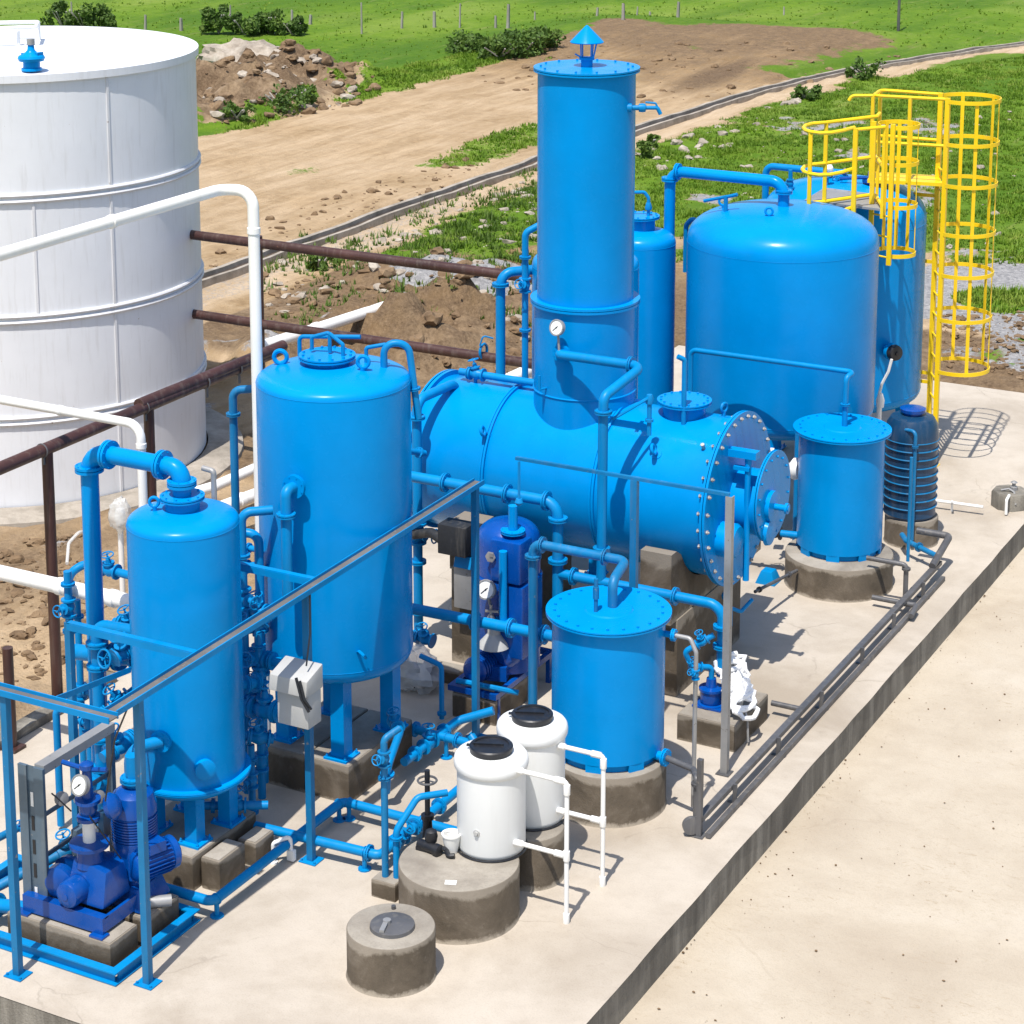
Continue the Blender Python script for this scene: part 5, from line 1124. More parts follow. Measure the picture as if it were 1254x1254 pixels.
m = MB(); m.lathe((-10.38, 18.95, .58), [(.05, 0), (.16, .02), (.19, .08), (.19, .2), (.14, .26), (.06, .28)], (.4, .9, .2), 26); m.cbox((-10.38, 18.98, .45), (.3, .3, .16), .3); part(m, 'pump_casing', 'pump', sk)
m = MB(); m.lathe((-10.36, 18.92, .73), [(.17, 0), (.15, .05), (.07, .14), (.06, .3)], seg=24); part(m, 'pump_neck', 'grey', sk)
m = MB(); m.tube([(-10.62, 18.58, .42), (-10.2, 18.6, .42), (-9.98, 18.75, .35)], .03, .05, 8); part(m, 'pipe', 'pipe', sk)
# film-wrapped fitting on the floor behind the middle vessel
m = MB(); q = G(515, 835, .12); random.seed(3)
def crumple(m, c, rx, ry, rz_a, seed, amp=.28, n=22, k=14):
    vs = []; fs = []
    for j in range(k+1):
        th = pi*j/k
        for i in range(n):
            ph = 2*pi*i/n; d = Vector((sin(th)*cos(ph), sin(th)*sin(ph), cos(th)))
            f = 1+amp*noise.fractal(d*2.2+Vector((seed, 0, 0)), .8, 2.0, 4)+amp*.5*abs(noise.noise(d*7+Vector((0, seed, 0))))
            vs.append(Vector(c)+Vector((d.x*rx*f, d.y*ry*f, d.z*rz_a*f)))
    for j in range(k):
        for i in range(n): fs.append((j*n+i, j*n+(i+1) % n, (j+1)*n+(i+1) % n, (j+1)*n+i))
    m.add(vs, fs)
crumple(m, (q.x-.12, q.y+.05, .22), .30, .22, .24, 4.0, .35); mm = MB(); mm.lathe((q.x-.30, q.y+.05, .2), [(.08, 0), (.15, .01), (.15, .06), (.09, .08), (.09, .3), (.14, .31), (.14, .36)], (1, .1, 0), 18); solo(mm, 'pipe_fitting', 'steel', 'grey flanged fitting inside the crumpled pale film by the middle vessel', 'fitting'); solo(m, 'wrapped_fitting', 'film', 'fitting wrapped in crumpled pale film behind the right of the middle vessel', 'wrapped part')
block((q.x-.15, q.y+.32), (q.x+.30, q.y+.52, .16), 'low concrete slab on the floor behind the wrapped fitting', .01)

# ================================================================ WRAPPED PUMP AT THE RIGHT
zb_ = HZ((-8.36, 19.22), 873)
block((-8.37, 19.20), (-7.72, 20.10, zb_), 'square dark concrete block under the small navy pump', name='pump_plinth')
wp = thing('small_pump', 'small navy pump with a loose white coil heaped beside it', 'pump', (-8.1, 19.55, zb_))
m = MB(); m.lathe((-8.14, 19.55, zb_), [(.14, .01), (.14, .03), (.105, .035), (.115, .06), (.115, .17), (.13, .175), (.13, .20), (.06, .21), (.05, .3)], seg=24); m.cbox((-8.14, 19.55, zb_+.012), (.32, .26, .02)); part(m, 'pump_body', 'pump', wp)
m = MB(); random.seed(12)
for i in range(9):
    t_ = i/8; c = Vector((-8.00+.26*t_+random.uniform(-.02, .02), 19.72-.24*t_, zb_+.44-.36*t_)); ax = Vector((.75, -.35, .9+random.uniform(-.3, .3))).normalized(); _, u_, w_ = m.frame(ax)
    R1, R2 = random.uniform(.14, .20), random.uniform(.08, .14)
    m.tube([c+u_*cos(2*pi*k/14)*R1*(1+.18*sin(3*k+i))+w_*sin(2*pi*k/14)*R2+ax*random.uniform(-.025, .025) for k in range(14)], .026, .02, 8, closed=True)
crumple(m, (-7.90, 19.62, zb_+.19), .10, .10, .18, 1.0, .35); part(m, 'hose_coil', 'wrap', wp)
m = MB(); m.tube([(-7.75, 19.5, zb_+.1), (-7.68, 19.42, zb_-.02), (-7.66, 19.4, .05)], .012, .05, 6); part(m, 'cable', 'steel', wp)
pipe_run('blue pipe loop with a gate valve feeding the small navy pump', [(-8.14, 19.55, zb_+.28), (-8.14, 19.55, zb_+.42), (-8.30, 19.40, zb_+.45), (-8.36, 19.35, zb_+.62), (-8.1, 19.5, zb_+.80)], .03, 'pipe', vl=[(1, .8, (-.2, -.6, .8)), (3, .6, (-.2, -.4, 1))], bend=.05)
# drain of the front lidded tank
q = Vector((-7.36, 17.55, 0)); tz1 = TFn1
zt_ = TFn1.z
m_top = Vector((-7.70, TFn1.y+.35, zt_))
pipe_run('thin rusty grey drain pipe from the front lidded tank lid edge to the floor', [TFn1, (-8.02+.35, TFn1.y, zt_), (-7.62+.02, TFn1.y-.02, zt_-.12), (-7.60, TFn1.y-.03, .05)], .022, 'steel', vl=[(2, .14, (-.3, -.8, .5), 'pipe')], bend=.05)
pipe_run('low dark grey drain pipe from the front lidded tank flange', [TFn2, (-7.50, TFn2.y-.1, TFn2.z), (-7.40, 17.46, TFn2.z), (-7.40, 17.46, .02)], .03, 'dsteel', fl=[(2, .1)], bend=.04)
pipe_run('light grey drain pipe along the back edge of the small navy pump block', [(-7.72, 20.2, .14), (-7.36, 20.2, .14)], .03, 'dsteel')

# ================================================================ GREY GOAL FRAME
gf = thing('pipe_goal_frame', 'grey angle iron goal frame standing right of the front lidded tank', 'frame', (-8.1, 18.73, 0))
gx0 = PY(632, 569, 18.73)[0]; gz = 2.93
m = MB(); m.ibeam((gx0, 18.73, gz), (-7.64, 18.73, gz), .04, .006, (0, 1, 0)); m.ibeam((gx0, 18.71, gz-.016), (-7.64, 18.71, gz-.016), .026, .005, (0, 0, 1)); part(m, 'top_bar', 'oldblue', gf)
for x, mat in ((-7.64, 'steel'), (-8.66, 'oldblue')):
    m = MB(); m.box((x-.035, 18.70, .01), (x+.035, 18.71, gz-.03)); m.box((x+.025, 18.71, .01), (x+.035, 18.765, gz-.03)); m.box((x-.035, 18.71, .01), (x-.025, 18.765, gz-.03)); po = part(m, 'post', mat, gf)
    m = MB(); m.box((x-.07, 18.66, .004), (x+.07, 18.80, .014)); part(m, 'base_plate', 'dsteel', po)
m = MB(); m.cyl((gx0+.05, 18.70, gz-.03), (gx0+.05, 18.70, gz-.5), .014, seg=8); m.lathe((gx0+.05, 18.70, gz-.5), [(.03, 0), (.045, .03), (.03, .07)], seg=10); part(m, 'hanging_tap', 'pipe', gf)

# ================================================================ LOW TWIN RAIL ALONG THE RIGHT PAD EDGE
lr = thing('low_rail', 'low twin grey steel rail running along the right edge of the pad', 'rail', (-7.33, 20.5, 0))
m = MB(); m.ibeam((-7.36, 17.42, .17), (-7.36, 24.9, .17), .05, .07, (0, 0, 1)); part(m, 'upper_bar', 'dsteel', lr)
m = MB(); m.ibeam((-7.26, 17.42, .035), (-7.26, 24.75, .035), .05, .05, (0, 0, 1)); part(m, 'lower_bar', 'dsteel', lr)
for i, y in enumerate((18.2, 19.35, 20.6, 21.9, 23.0, 24.1)):
    m = MB(); m.box((-7.38, y-.02, .004), (-7.23, y+.02, .012)); m.box((-7.33, y-.012, .012), (-7.29, y+.012, .20)); part(m, 'bracket', 'dsteel', lr)
m = MB(); m.box((-7.41, 17.38, .004), (-7.30, 17.50, .014)); m.box((-7.375, 17.40, .014), (-7.325, 17.45, HZ((-7.35, 17.42), 930))); ep = part(m, 'end_post', 'dsteel', lr)
m = MB(); m.lathe((-7.42, 17.40, .11), [(.02, -.03), (.085, -.025), (.085, .025), (.02, .03)], (.55, -.8, 0), 24); part(m, 'wheel', 'dsteel', ep)
pipe_run('dark grey pipe at the far end of the low twin rail by the ribbed tank', [(RBc[0]+.3, 25.3, .38), (-7.36, 25.3, .38), (-7.36, 24.6, .22)], .045, 'dsteel', bend=.06)
pipe_run('thin pipe rising at the low rail beside the right lidded tank', [(TRc[0]+TRr, 23.75, .52), (-7.42, 23.75, .52), (-7.42, 23.75, .03)], .03, 'dsteel', fl=[(1, .1)], bend=.05)
pipe_run('tall slim blue standpipe rising from the low rail at the right', [(-7.42, 23.80, .55), (-7.42, 23.80, HZ((-7.42, 23.8), 560))], .02, 'oldblue')
pipe_run('short level drain pipe at the foot of the right lidded tank plinth', [(PLR[0]+.62, 23.55, .12), (-7.22, 23.55, .12), (-7.20, 23.3, .08)], .032, 'dsteel', bend=.04)
pipe_run('dark blue outlet pipe from the ribbed tank to the low rail', [(RBc[0]+.05, RBc[1]-.42, .22), (RBc[0]+.16, 25.3, .22), (-7.40, 25.0, .20)], .035, 'oldblue', fl=[(1, .4)], bend=.06)
q = G(1195, 640); 
pipe_run('thin white conduit from the ribbed tank to the grey valve box', [G(1132, 611, .12), G(1204, 621, .12)], .022, 'pvc', bend=.05)
pipe_run('thin white conduit dropping beside the low rail end', [G(1166, 614, .2), G(1166, 614, .14), (G(1166, 614, .14)[0], G(1166, 614, .14)[1], .0)], .016, 'pvc', bend=.03)
vbx = thing('valve_box', 'octagonal grey valve box with a tap on its lid, at the right edge', 'box', (-7.25, 27.85, 0))
m = MB(); m.lathe((-7.28, 27.8, 0), [(.25, 0), (.25, .20), (.235, .225), (.02, .23)], seg=8, a0=pi/8); part(m, 'body', 'edge', vbx)
m = MB(); m.lathe((-7.24, 27.82, .225), [(.05, 0), (.05, .05), (.025, .06), (.025, .10), (.05, .11), (.02, .13)], seg=10); m.tube([(-7.38, 27.7, .24), (-7.28, 27.72, .27), (-7.2, 27.7, .24), (-7.15, 27.6, .10)], .014, .03, 6); part(m, 'tap', 'steel', vbx)
m = MB(); m.tube([(-7.22, 27.40, .02), (-7.22, 27.40, .22), (-7.24, 27.6, .22)], .02, .02, 8); solo(m, 'conduit_elbow', 'pvc', 'white elbow conduit standing in front of the grey valve box', 'pipe')

# ================================================================ FITTINGS BETWEEN DRUM END AND RIGHT TANK
q = PY(967, 575, 24.3); t = thing('white_actuator', 'white valve actuator between the drum end and the right lidded tank', 'valve', q)
n = Vector((-.9, -.3, 0)).normalized(); q = Vector((TRc[0]-.52, TRc[1]-.05, HZ((TRc[0]-.6, TRc[1]), 572)))
m = MB(); m.lathe(q, [(.12, 0), (.14, .04), (.13, .08), (.06, .13), (.05, .18)], (-1, 0, 0), 24); m.cbox(q+Vector((-.25, -.02, .0)), (.16, .14, .17), .3); m.torus(q+Vector((-.28, -.05, -.13)), (.3, 1, 0), .055, .018, 16, 6); m.cbox(q+Vector((-.44, .1, .1)), (.12, .12, .12), .3)
for v in m.v: pass
t.location = q; part(m, 'body', 'pvc', t)
m = MB(); m.cyl(q+Vector((-.28, -.05, -.18)), q+Vector((-.30, -.05, -.45)), .02, seg=8); part(m, 'drop_rod', 'black', t)
pipe_run('short black and blue drain valve pipe at the foot of the right lidded tank', [(TRc[0]-.45, 24.0, .55), (TRc[0]-1.15, 23.95, .52)], .045, 'pipe', vl=[(0, .45, (0, 0, 1), 'black')], fl=[(0, .75)])
m = MB(); q = Vector((-9.15, 23.7, 0)); m.hull([(q.x-.12, q.y-.12, .0), (q.x+.14, q.y-.12, .0), (q.x+.14, q.y+.12, .0), (q.x-.12, q.y+.12, .0)], [(q.x-.06, q.y-.08, .16), (q.x+.08, q.y-.08, .16), (q.x+.08, q.y+.08, .16), (q.x-.06, q.y+.08, .16)]); solo(m, 'pipe_support', 'pipe', 'small blue wedge support on the pad left of the right plinth', 'support', bevel=.01)
m = MB(); m.cyl((-9.2, 24.2, .9), (-9.18, 24.1, 1.15), .03, seg=8); m.cyl((-9.18, 24.1, 1.15), (-9.10, 24.0, 1.17), .018, seg=8); solo(m, 'red_handle', 'red', 'small red handle low between the drum end and right tank', 'handle')
pipe_run('rod with end clamps lying between the saddle and the right round plinth', [(-8.78, 22.35, .42), (-8.70, 23.5, .30)], .02, 'dsteel', fl=[(0, .1), (0, .8)])
m = MB(); q = Vector((-8.60, 20.95, 0)); m.tube([(X1+.03, DY-.25, DZ-DR-.06), (X1+.03, DY-.25, DZ-DR-.28), (X1+.15, DY-.1, DZ-DR-.38), (X1+.2, DY+.1, DZ-DR-.30)], .022, .05, 8); m.lathe((X1+.03, DY-.25, DZ-DR-.2), [(.04, 0), (.05, .04), (.03, .08)], seg=10); m.cyl((X1+.08, DY-.2, DZ-DR-.3), (X1+.08, DY-.2, DZ-DR-.52), .015, seg=8); solo(m, 'drain_valve', 'pipe', 'blue drain valve hanging under the right end of the drum', 'valve')
# fittings low behind the broad vessel, near the ribbed tank
q = P = Vector((RBc[0]-.15, RBc[1]+1.0, 0))
m = MB(); q = PY(1086, 500, 28.0); m.tube([PY(1092, 440, 27.85), PY(1088, 455, 27.85), PY(1080, 470, 27.85), PY(1076, 485, 27.9)], .02, .1, 6); m.lathe(PY(1078, 490, 27.9), [(.05, -.1), (.06, 0), (.03, .1)], seg=10); m.cyl(PY(1077, 490, 27.9), (PY(1077, 490, 27.9)[0], 27.9, .02), .035, seg=10); solo(m, 'sample_tap', 'pvc', 'white sample tap hanging below the black capped nozzle', 'valve')

# ================================================================ BROWN PIPE RAILS
BX = -14.6
bd = thing('pipe_rail', 'long red brown pipe rail on posts slanting past the white storage tank', 'pipe rail', (BX, 18.5, -.4), 'red brown pipe rails')
a = PX(-30, 592, BX); c_ = PX(345, 422, BX); zb_ = 2.83
m = MB(); m.cyl((BX, a.y, zb_), (BX, c_.y, zb_), .068, seg=18); part(m, 'top_pipe', 'brown', bd)
for px_, r0 in ((58, 560), (182, 500), (318, 440)):
    y = PX(px_, r0, BX)[1]; m = MB(); m.cyl((BX, y, -.55), (BX, y, zb_), .06, seg=16); po = part(m, 'post', 'brown', bd)
    m = MB(); m.torus((BX, y-.08, zb_), (0, 1, 0), .072, .008, 18, 6); m.cyl((BX+.02, y-.08, zb_-.07), (BX+.02, y-.08, zb_-.15), .015, seg=6); part(m, 'clamp', 'dsteel', po)
m = MB(); m.cyl((BX-.02, PX(172, 508, BX)[1], zb_+.045), (BX+.02, c_.y, zb_+.05), .07, seg=16); part(m, 'sleeve_pipe', 'brown', bd)
for px_ in (250, 290):
    y = PX(px_, 455, BX)[1]; m = MB(); m.torus((BX, y, zb_), (0, 1, 0), .078, .01, 18, 6); m.cyl((BX+.03, y, zb_-.05), (BX+.03, y, zb_-.18), .018, seg=6); part(m, 'clamp', 'dsteel', bd)
BY = 25.2
bh = thing('pipe_rail', 'two level red brown pipes on a post behind the middle vessel', 'pipe rail', (-15, BY, -.4), 'red brown pipe rails')
for r0, r1 in ((296, 334), (394, 438)):
    a = PY(240, r0-1, BY); c_ = PY(660, r1, BY); zz = (a.z+c_.z)/2; m = MB(); m.cyl((a.x-.8, BY, zz), (c_.x+.2, BY, zz), .07, seg=18); part(m, 'level_pipe', 'brown', bh)
for px_ in (316, 668): x = PY(px_, 320, BY)[0]; m = MB(); m.cyl((x, BY+.02, -.55), (x, BY+.02, PY(316, 296, BY)[2]+.08), .06, seg=16); part(m, 'post', 'brown', bh)
x = PY(592, 412, BY)[0]; m = MB(); m.torus((x, BY, PY(592, 430, BY)[2]), (1, 0, 0), .1, .02, 18, 6); m.tube([(x, BY-.1, PY(592, 430, BY)[2]+.1), (x+.05, BY-.1, PY(592, 430, BY)[2]+.25), (x+.15, BY, PY(592, 430, BY)[2]+.2)], .012, .04, 6); part(m, 'clamp', 'pipe', bh)
m = MB(); q = G(15, 917, .0); m.cyl((q.x, q.y, -.0), (q.x, q.y, 1.1), .055, seg=12); m.cbox((q.x, q.y, .02), (.22, .18, .03)); solo(m, 'stub_post', 'brown', 'short brown stub post with a base plate at the left pad edge', 'post')
m = MB(); m.box((PADX0-.02, 15.2, .0), (PADX0+.16, 17.6, .10)); solo(m, 'kerb_beam', 'edge', 'low grey kerb beam along the left edge of the pad', 'kerb', bevel=.01)

# ================================================================ WHITE PIPES
pv = lambda lab, pts, r, cl=(), bend=None: None
def white_pipe(lab, pts, r, cl=(), bend=None):
    pts = [Vector(p) for p in pts]; lo = min(pts, key=lambda p: p.z)
    t = thing('white_pipe', lab, 'pipe', lo, 'white pipes at the left'); m = MB(); m.tube(pts, r, bend or r*3, 16); part(m, 'pipe', 'pvc', t)
    for i, k in cl:
        a, b2 = pts[i], pts[i+1]; c = a.lerp(b2, k); d = (b2-a).normalized(); m = MB(); m.lathe(c-d*r*.6, [(r*1.03, 0), (r*1.16, r*.15), (r*1.16, r*1.1), (r*1.03, r*1.25)], d, 16); part(m, 'coupling', 'pvc', t)
# the long one: level along the tank then down behind the middle vessel
xw = -13.9
best = None
for k in range(60):
    x = -18+k*.1; a = PX(0, 303, x); c_ = PX(272, 239, x)
    if best is None or abs(a.z-c_.z) < best[0]: best = (abs(a.z-c_.z), x, a, c_)
_, xw, a, c_ = best; zz = (a.z+c_.z)/2
e = PX(306, 239, xw+.0)
e = Vector((PY(306, 238, c_.y)[0], c_.y, zz))
a0 = a+(a-c_)*.4
white_pipe('long white pipe level across the storage tank then dropping behind the middle vessel', [(xw, a0.y, zz), (xw, c_.y, zz), (e.x, c_.y+.05, zz), (e.x, c_.y+.05, -.5)], .056, [(0, .62), (2, .06)], .16)
a, c_ = PY(-40, 486, 17.0), PY(172, 519, 17.0)
white_pipe('white pipe sloping level then dropping beside the brown post', [(a.x, 17.0, 3.24), (c_.x, 17.0, 3.24), (c_.x, 17.0, -.45)], .048, [(0, .55), (1, .06)], .16)
a, c_ = PY(-40, 706, 15.5), PY(170, 738, 15.5)
white_pipe('thick white pipe entering low from the left behind the arching blue pipe', [(a.x, 15.55, 2.02), (c_.x+.75, 15.55, 2.02)], .075, [(0, .40), (0, .62)])
a = PY(106, 600, 16.0)
white_pipe('white upright pipe just left of the thick arching blue pipe', [(a.x-.02, 16.0, .0), (a.x-.02, 16.0, PY(106, 600, 16.0)[2]), (a.x-.02, 16.15, PY(106, 585, 16.0)[2])], .036, [(0, .5)], .1)
p0, p1 = G(318, 425, .30), G(504, 365, .28)
white_pipe('white pipe lying across the dug earth behind the middle vessel', [p0, p1], .10, [(0, .35)])
p0, p1 = G(232, 590, .3), G(316, 560, .3)
white_pipe('white pipe lying near the foot of the storage tank', [G(215, 610, .1), G(262, 596, .1), G(316, 572, .1)], .075, [(0, .5)])
white_pipe('second white pipe lying lower near the foot of the storage tank', [G(225, 640, .05), G(270, 622, .05), G(318, 604, .05)], .09, [(1, .5)])
white_pipe('short white pipe lying behind the drum left of the stack', [G(612, 470, .0), G(660, 448, .0)], .11, [])
m = MB(); q = G(148, 660, .7); crumple(m, (q.x, q.y, 1.0), .13, .13, .19, 2.2, .25); mm = MB(); mm.lathe((q.x, q.y, .88), [(.05, 0), (.07, .1), (.05, .2)], seg=12); mm.cyl((q.x, q.y, .0), (q.x, q.y, .9), .035); solo(mm, 'valve_stand', 'pvc', 'white valve on a stand inside the pale film behind the small vessel', 'valve'); solo(m, 'wrapped_valve', 'film', 'valve bagged in clear pale film behind the small vessel', 'wrapped part')
m = MB(); q = G(88, 680, .6); m.tube([G(82, 690, .5), G(84, 665, .6), G(98, 650, .7), G(108, 655, .6)], .02, .1, 8); solo(m, 'clear_hose', 'film', 'pale looped hose hanging left of the arching blue pipe', 'hose')

# ================================================================ YELLOW LADDERS, CAGES AND GUARD RAILS
def hoop(m, c, r, z, a0, a1, w=.055, t=.012, n=26):
    """flat bar bent round an arc"""
    vs = []; fs = []
    for i in range(n+1):
        a = a0+(a1-a0)*i/n
        for rr, zz in ((r, z-w/2), (r+t, z-w/2), (r+t, z+w/2), (r, z+w/2)): vs.append((c[0]+rr*cos(a), c[1]+rr*sin(a), zz))
    for i in range(n):
        for k in range(4): fs.append((i*4+k, i*4+(k+1) % 4, i*4+4+(k+1) % 4, i*4+4+k))
    fs += [(0, 1, 2, 3), tuple(n*4+k for k in (3, 2, 1, 0))]; m.add(vs, fs)
yl = thing('caged_ladder', 'tall yellow caged ladder rising from the pad to the rearmost vessel', 'ladder', (-8.7, 29.0, 0), 'yellow ladders and rails')
s1 = Vector((-8.70, 28.97, 0)); s2_ = Vector((-8.92, 29.36, 0))
ztop = HZ(s1, 120)
for s_ in (s1, s2_):
    m = MB(); m.box((s_.x-.032, s_.y-.032, .01), (s_.x+.032, s_.y+.032, ztop)); m.box((s_.x-.07, s_.y-.07, .003), (s_.x+.07, s_.y+.07, .016)); part(m, 'stile', 'yellow', yl)
i = 0
z = .35
while z < ztop-1.0:
    m = MB(); m.cyl((s1.x, s1.y, z), (s2_.x, s2_.y, z), .014, seg=8); part(m, 'rung', 'yellow', yl); z += .30
hc = Vector((-8.62, 29.36, 0)); dirn = (s1-s2_).normalized()
hc = (s1+s2_)/2 + Vector((.30, .175, 0)); hr = .43
base_a = atan2((s1-hc).y, (s1-hc).x); base_b = atan2((s2_-hc).y, (s2_-hc).x)
if base_b > base_a: base_b -= 2*pi
A0, A1 = base_a, base_b+2*pi
hzs = [HZ(hc, r) for r in (121, 173, 223, 282, 332, 386, 449)]
for z in hzs: m = MB(); hoop(m, hc, hr, z, A0-.0, A1+.0); part(m, 'hoop', 'yellow', yl)
for k in (.2, .42, .58, .8):
    a = A0+(A1-A0)*k; m = MB(); q = hc+Vector((cos(a), sin(a), 0))*(hr-.012); m.ibeam((q.x, q.y, hzs[-1]-.02), (q.x, q.y, hzs[0]+.02), .05, .010, (-sin(a), cos(a), 0)); part(m, 'cage_strap', 'yellow', yl)
for z in (HZ(s1, 248), HZ(s1, 330), HZ(s1, 468), 1.1):
    m = MB(); m.ibeam((s2_.x, s2_.y, z), (BR2c[0]+.9, BR2c[1]+.35, z), .05, .02, (0, 0, 1)); part(m, 'stay', 'yellow', yl)
# landing and upper rails of the ladder
lz = HZ((-9.2, 29.0), 222)
m = MB(); m.hull([(-9.75, 28.75, lz-.03), (-8.74, 28.99, lz-.03), (-8.95, 29.5, lz-.03), (-9.85, 29.35, lz-.03)], [(-9.75, 28.75, lz+.02), (-8.74, 28.99, lz+.02), (-8.95, 29.5, lz+.02), (-9.85, 29.35, lz+.02)]); part(m, 'landing', 'yellow', yl)
lrz = ztop
r0 = Vector((-9.72, 28.80, 0)); r1 = Vector((-9.80, 29.35, 0))
for q in (r0, r1, r0.lerp(Vector((s1.x, s1.y, 0)), .5)): m = MB(); m.box((q.x-.022, q.y-.022, lz), (q.x+.022, q.y+.022, lrz-.02)); part(m, 'rail_post', 'yellow', yl)
for z in (lrz-.02, lz+.55):
    m = MB(); m.tube([(s1.x, s1.y, z), (r0.x, r0.y, z), (r1.x, r1.y, z), (s2_.x, s2_.y, z)], .024, .1, 8); part(m, 'rail', 'yellow', yl)
m = MB(); m.tube([(r0.x, r0.y, lrz-.02), (r0.x-.28, r0.y-.08, lrz-.03), (r0.x-.32, r0.y-.1, lrz-.10)], .024, .08, 8); part(m, 'rail_hook', 'yellow', yl)
# guard rail platform on the broad vessel
pz = 4.05
gp = thing('guard_rail_platform', 'yellow guard railed platform with a short caged ladder on the broad vessel', 'platform', (-9.4, 26.2, pz), 'yellow ladders and rails')
Q = lambda x, y: G(x, y, pz)
f1, f2, f3 = Q(985, 243), Q(1045, 258), Q(1008, 247)
bk1, bk2 = Q(1074, 236), Q(1010, 228)
f4 = Q(1080, 254)
m = MB(); m.hull([f1+Vector((0, 0, -.05)), f4+Vector((0, 0, -.05)), bk1+Vector((0, 0, -.05)), bk2+Vector((0, 0, -.05))], [f1+Vector((0, 0, -.02)), f4+Vector((0, 0, -.02)), bk1+Vector((0, 0, -.02)), bk2+Vector((0, 0, -.02))]); part(m, 'deck', 'steel', gp)
H_ = HZ(f2, 157)-pz
up = lambda q, z: Vector((q.x, q.y, pz+z))
for q in (f2, f4, bk1): m = MB(); w_ = .03 if q in (f2, f3) else .02; m.box((q.x-w_, q.y-w_*.6, pz-.15), (q.x+w_, q.y+w_*.6, pz+H_)); part(m, 'rail_post', 'yellow', gp)
loop = [(1046, 156), (1032, 160), (1018, 162.5), (1004, 163), (993, 161.5), (986.5, 159.5), (984, 156.5), (986.5, 153.5), (994, 151.5), (1012, 150), (1074, 142.5)]
LP = [G(x, y, pz+H_) for x, y in loop]
for z in (H_, H_*.5, .03):
    m = MB(); m.tube([(q.x, q.y, pz+z) for q in LP]+([up(f4, z)] if z < H_ else [up(bk1, z)]), .026, .05, 8); part(m, 'rail', 'yellow', gp)
m = MB(); m.tube([up(f2, H_-.02), up(f4, H_-.02)], .024, .05, 8); part(m, 'rail', 'yellow', gp)
for i in (4, 9): m = MB(); q = LP[i]; m.box((q.x-.025, q.y-.014, pz-.05), (q.x+.025, q.y+.014, pz+H_)); part(m, 'rail_post', 'yellow', gp)
q = Q(1050, 262); m = MB(); m.box((f1.x-.05, f1.y-.02, pz-.10), (f1.x+.05, f1.y+.03, pz-.03)); m.cyl(up(f3, -.05), (f3.x, f3.y, BRzc-.2), .03, seg=8); m.cyl(up(f2, -.05), (f2.x, f2.y, BRzc-.35), .03, seg=8); part(m, 'support_leg', 'pipe', gp)
lc = Vector((0, 0, 0)); lz0 = 3.0
la = G(1079, 250, pz); 
hc2 = G(1101, 247, pz); r2 = .27
hc2 = G(1098, 246, pz)
ang = atan2(la.y-hc2.y, la.x-hc2.x)
hz2 = [pz+HZ(hc2, 153)-pz, HZ(hc2, 198), HZ(hc2, 250), HZ(hc2, 309)]
for z in hz2: m = MB(); hoop(m, hc2, r2, z, ang+.45, ang+2*pi-.45); part(m, 'hoop', 'yellow', gp)
for k in (.32, .5, .62, .75):
    a = ang+.45+(2*pi-.9)*k; q = hc2+Vector((cos(a), sin(a), 0))*(r2-.012); m = MB(); m.ibeam((q.x, q.y, hz2[-1]-.02), (q.x, q.y, hz2[0]+.02), .05, .010, (-sin(a), cos(a), 0)); part(m, 'cage_strap', 'yellow', gp)
tt = Vector((-sin(ang), cos(ang), 0))
l1, l2 = la+tt*.16, la-tt*.16
for q in (l1, l2): m = MB(); m.box((q.x-.03, q.y-.02, hz2[-1]-.1), (q.x+.03, q.y+.02, pz+H_)); part(m, 'stile', 'yellow', gp)
z = hz2[-1]
while z < pz+.1: m = MB(); m.cyl((l1.x, l1.y, z), (l2.x, l2.y, z), .013, seg=8); part(m, 'rung', 'yellow', gp); z += .28
# ================================================================ ROCKS AND RUBBLE
def rock_mesh(seed, flat=.6):
    bm = bmesh.new(); bmesh.ops.create_icosphere(bm, subdivisions=3, radius=1)
    rnd = random.Random(seed); cuts = [(Vector((rnd.uniform(-1, 1), rnd.uniform(-1, 1), rnd.uniform(-1, 1))).normalized(), rnd.uniform(.45, .8)) for _ in range(9)]
    sx, sy = rnd.uniform(.8, 1.35), rnd.uniform(.7, 1.1)
    for v in bm.verts:
        for n, d in cuts:
            k = v.co.dot(n)
            if k > d: v.co -= n*(k-d)
        v.co += v.co.normalized()*.10*noise.fractal(v.co*2.2+Vector((seed*3, 0, 0)), .9, 2, 4)
        v.co.x *= sx; v.co.y *= sy; v.co.z *= flat
    me = bpy.data.meshes.new('rock'); bm.to_mesh(me); bm.free()
    me.polygons.foreach_set('use_smooth', [True]*len(me.polygons)); me.set_sharp_from_angle(angle=radians(28)); return me
M['clod'] = concrete('brown_earth_clod', (.11, .068, .035), (.20, .13, .07), (.30, .21, .125), 3, .97, .8)
rocks = {m_: [rock_mesh(s_ + (50 if m_ == 'clod' else 0), .5 if s_ % 2 else .75) for s_ in range(7)] for m_ in ('rock', 'clod')}
for m_, L in rocks.items():
    for me in L: me.materials.append(M[m_])
ORD = ['first', 'second', 'third', 'fourth', 'fifth', 'sixth', 'seventh', 'eighth', 'ninth', 'tenth', 'eleventh', 'twelfth']
def in_poly(pts, x, y):
    c = False; j = len(pts)-1
    for i in range(len(pts)):
        (xi, yi), (xj, yj) = pts[i], pts[j]
        if (yi > y) != (yj > y) and x < (xj-xi)*(y-yi)/(yj-yi)+xi: c = not c
        j = i
    return c
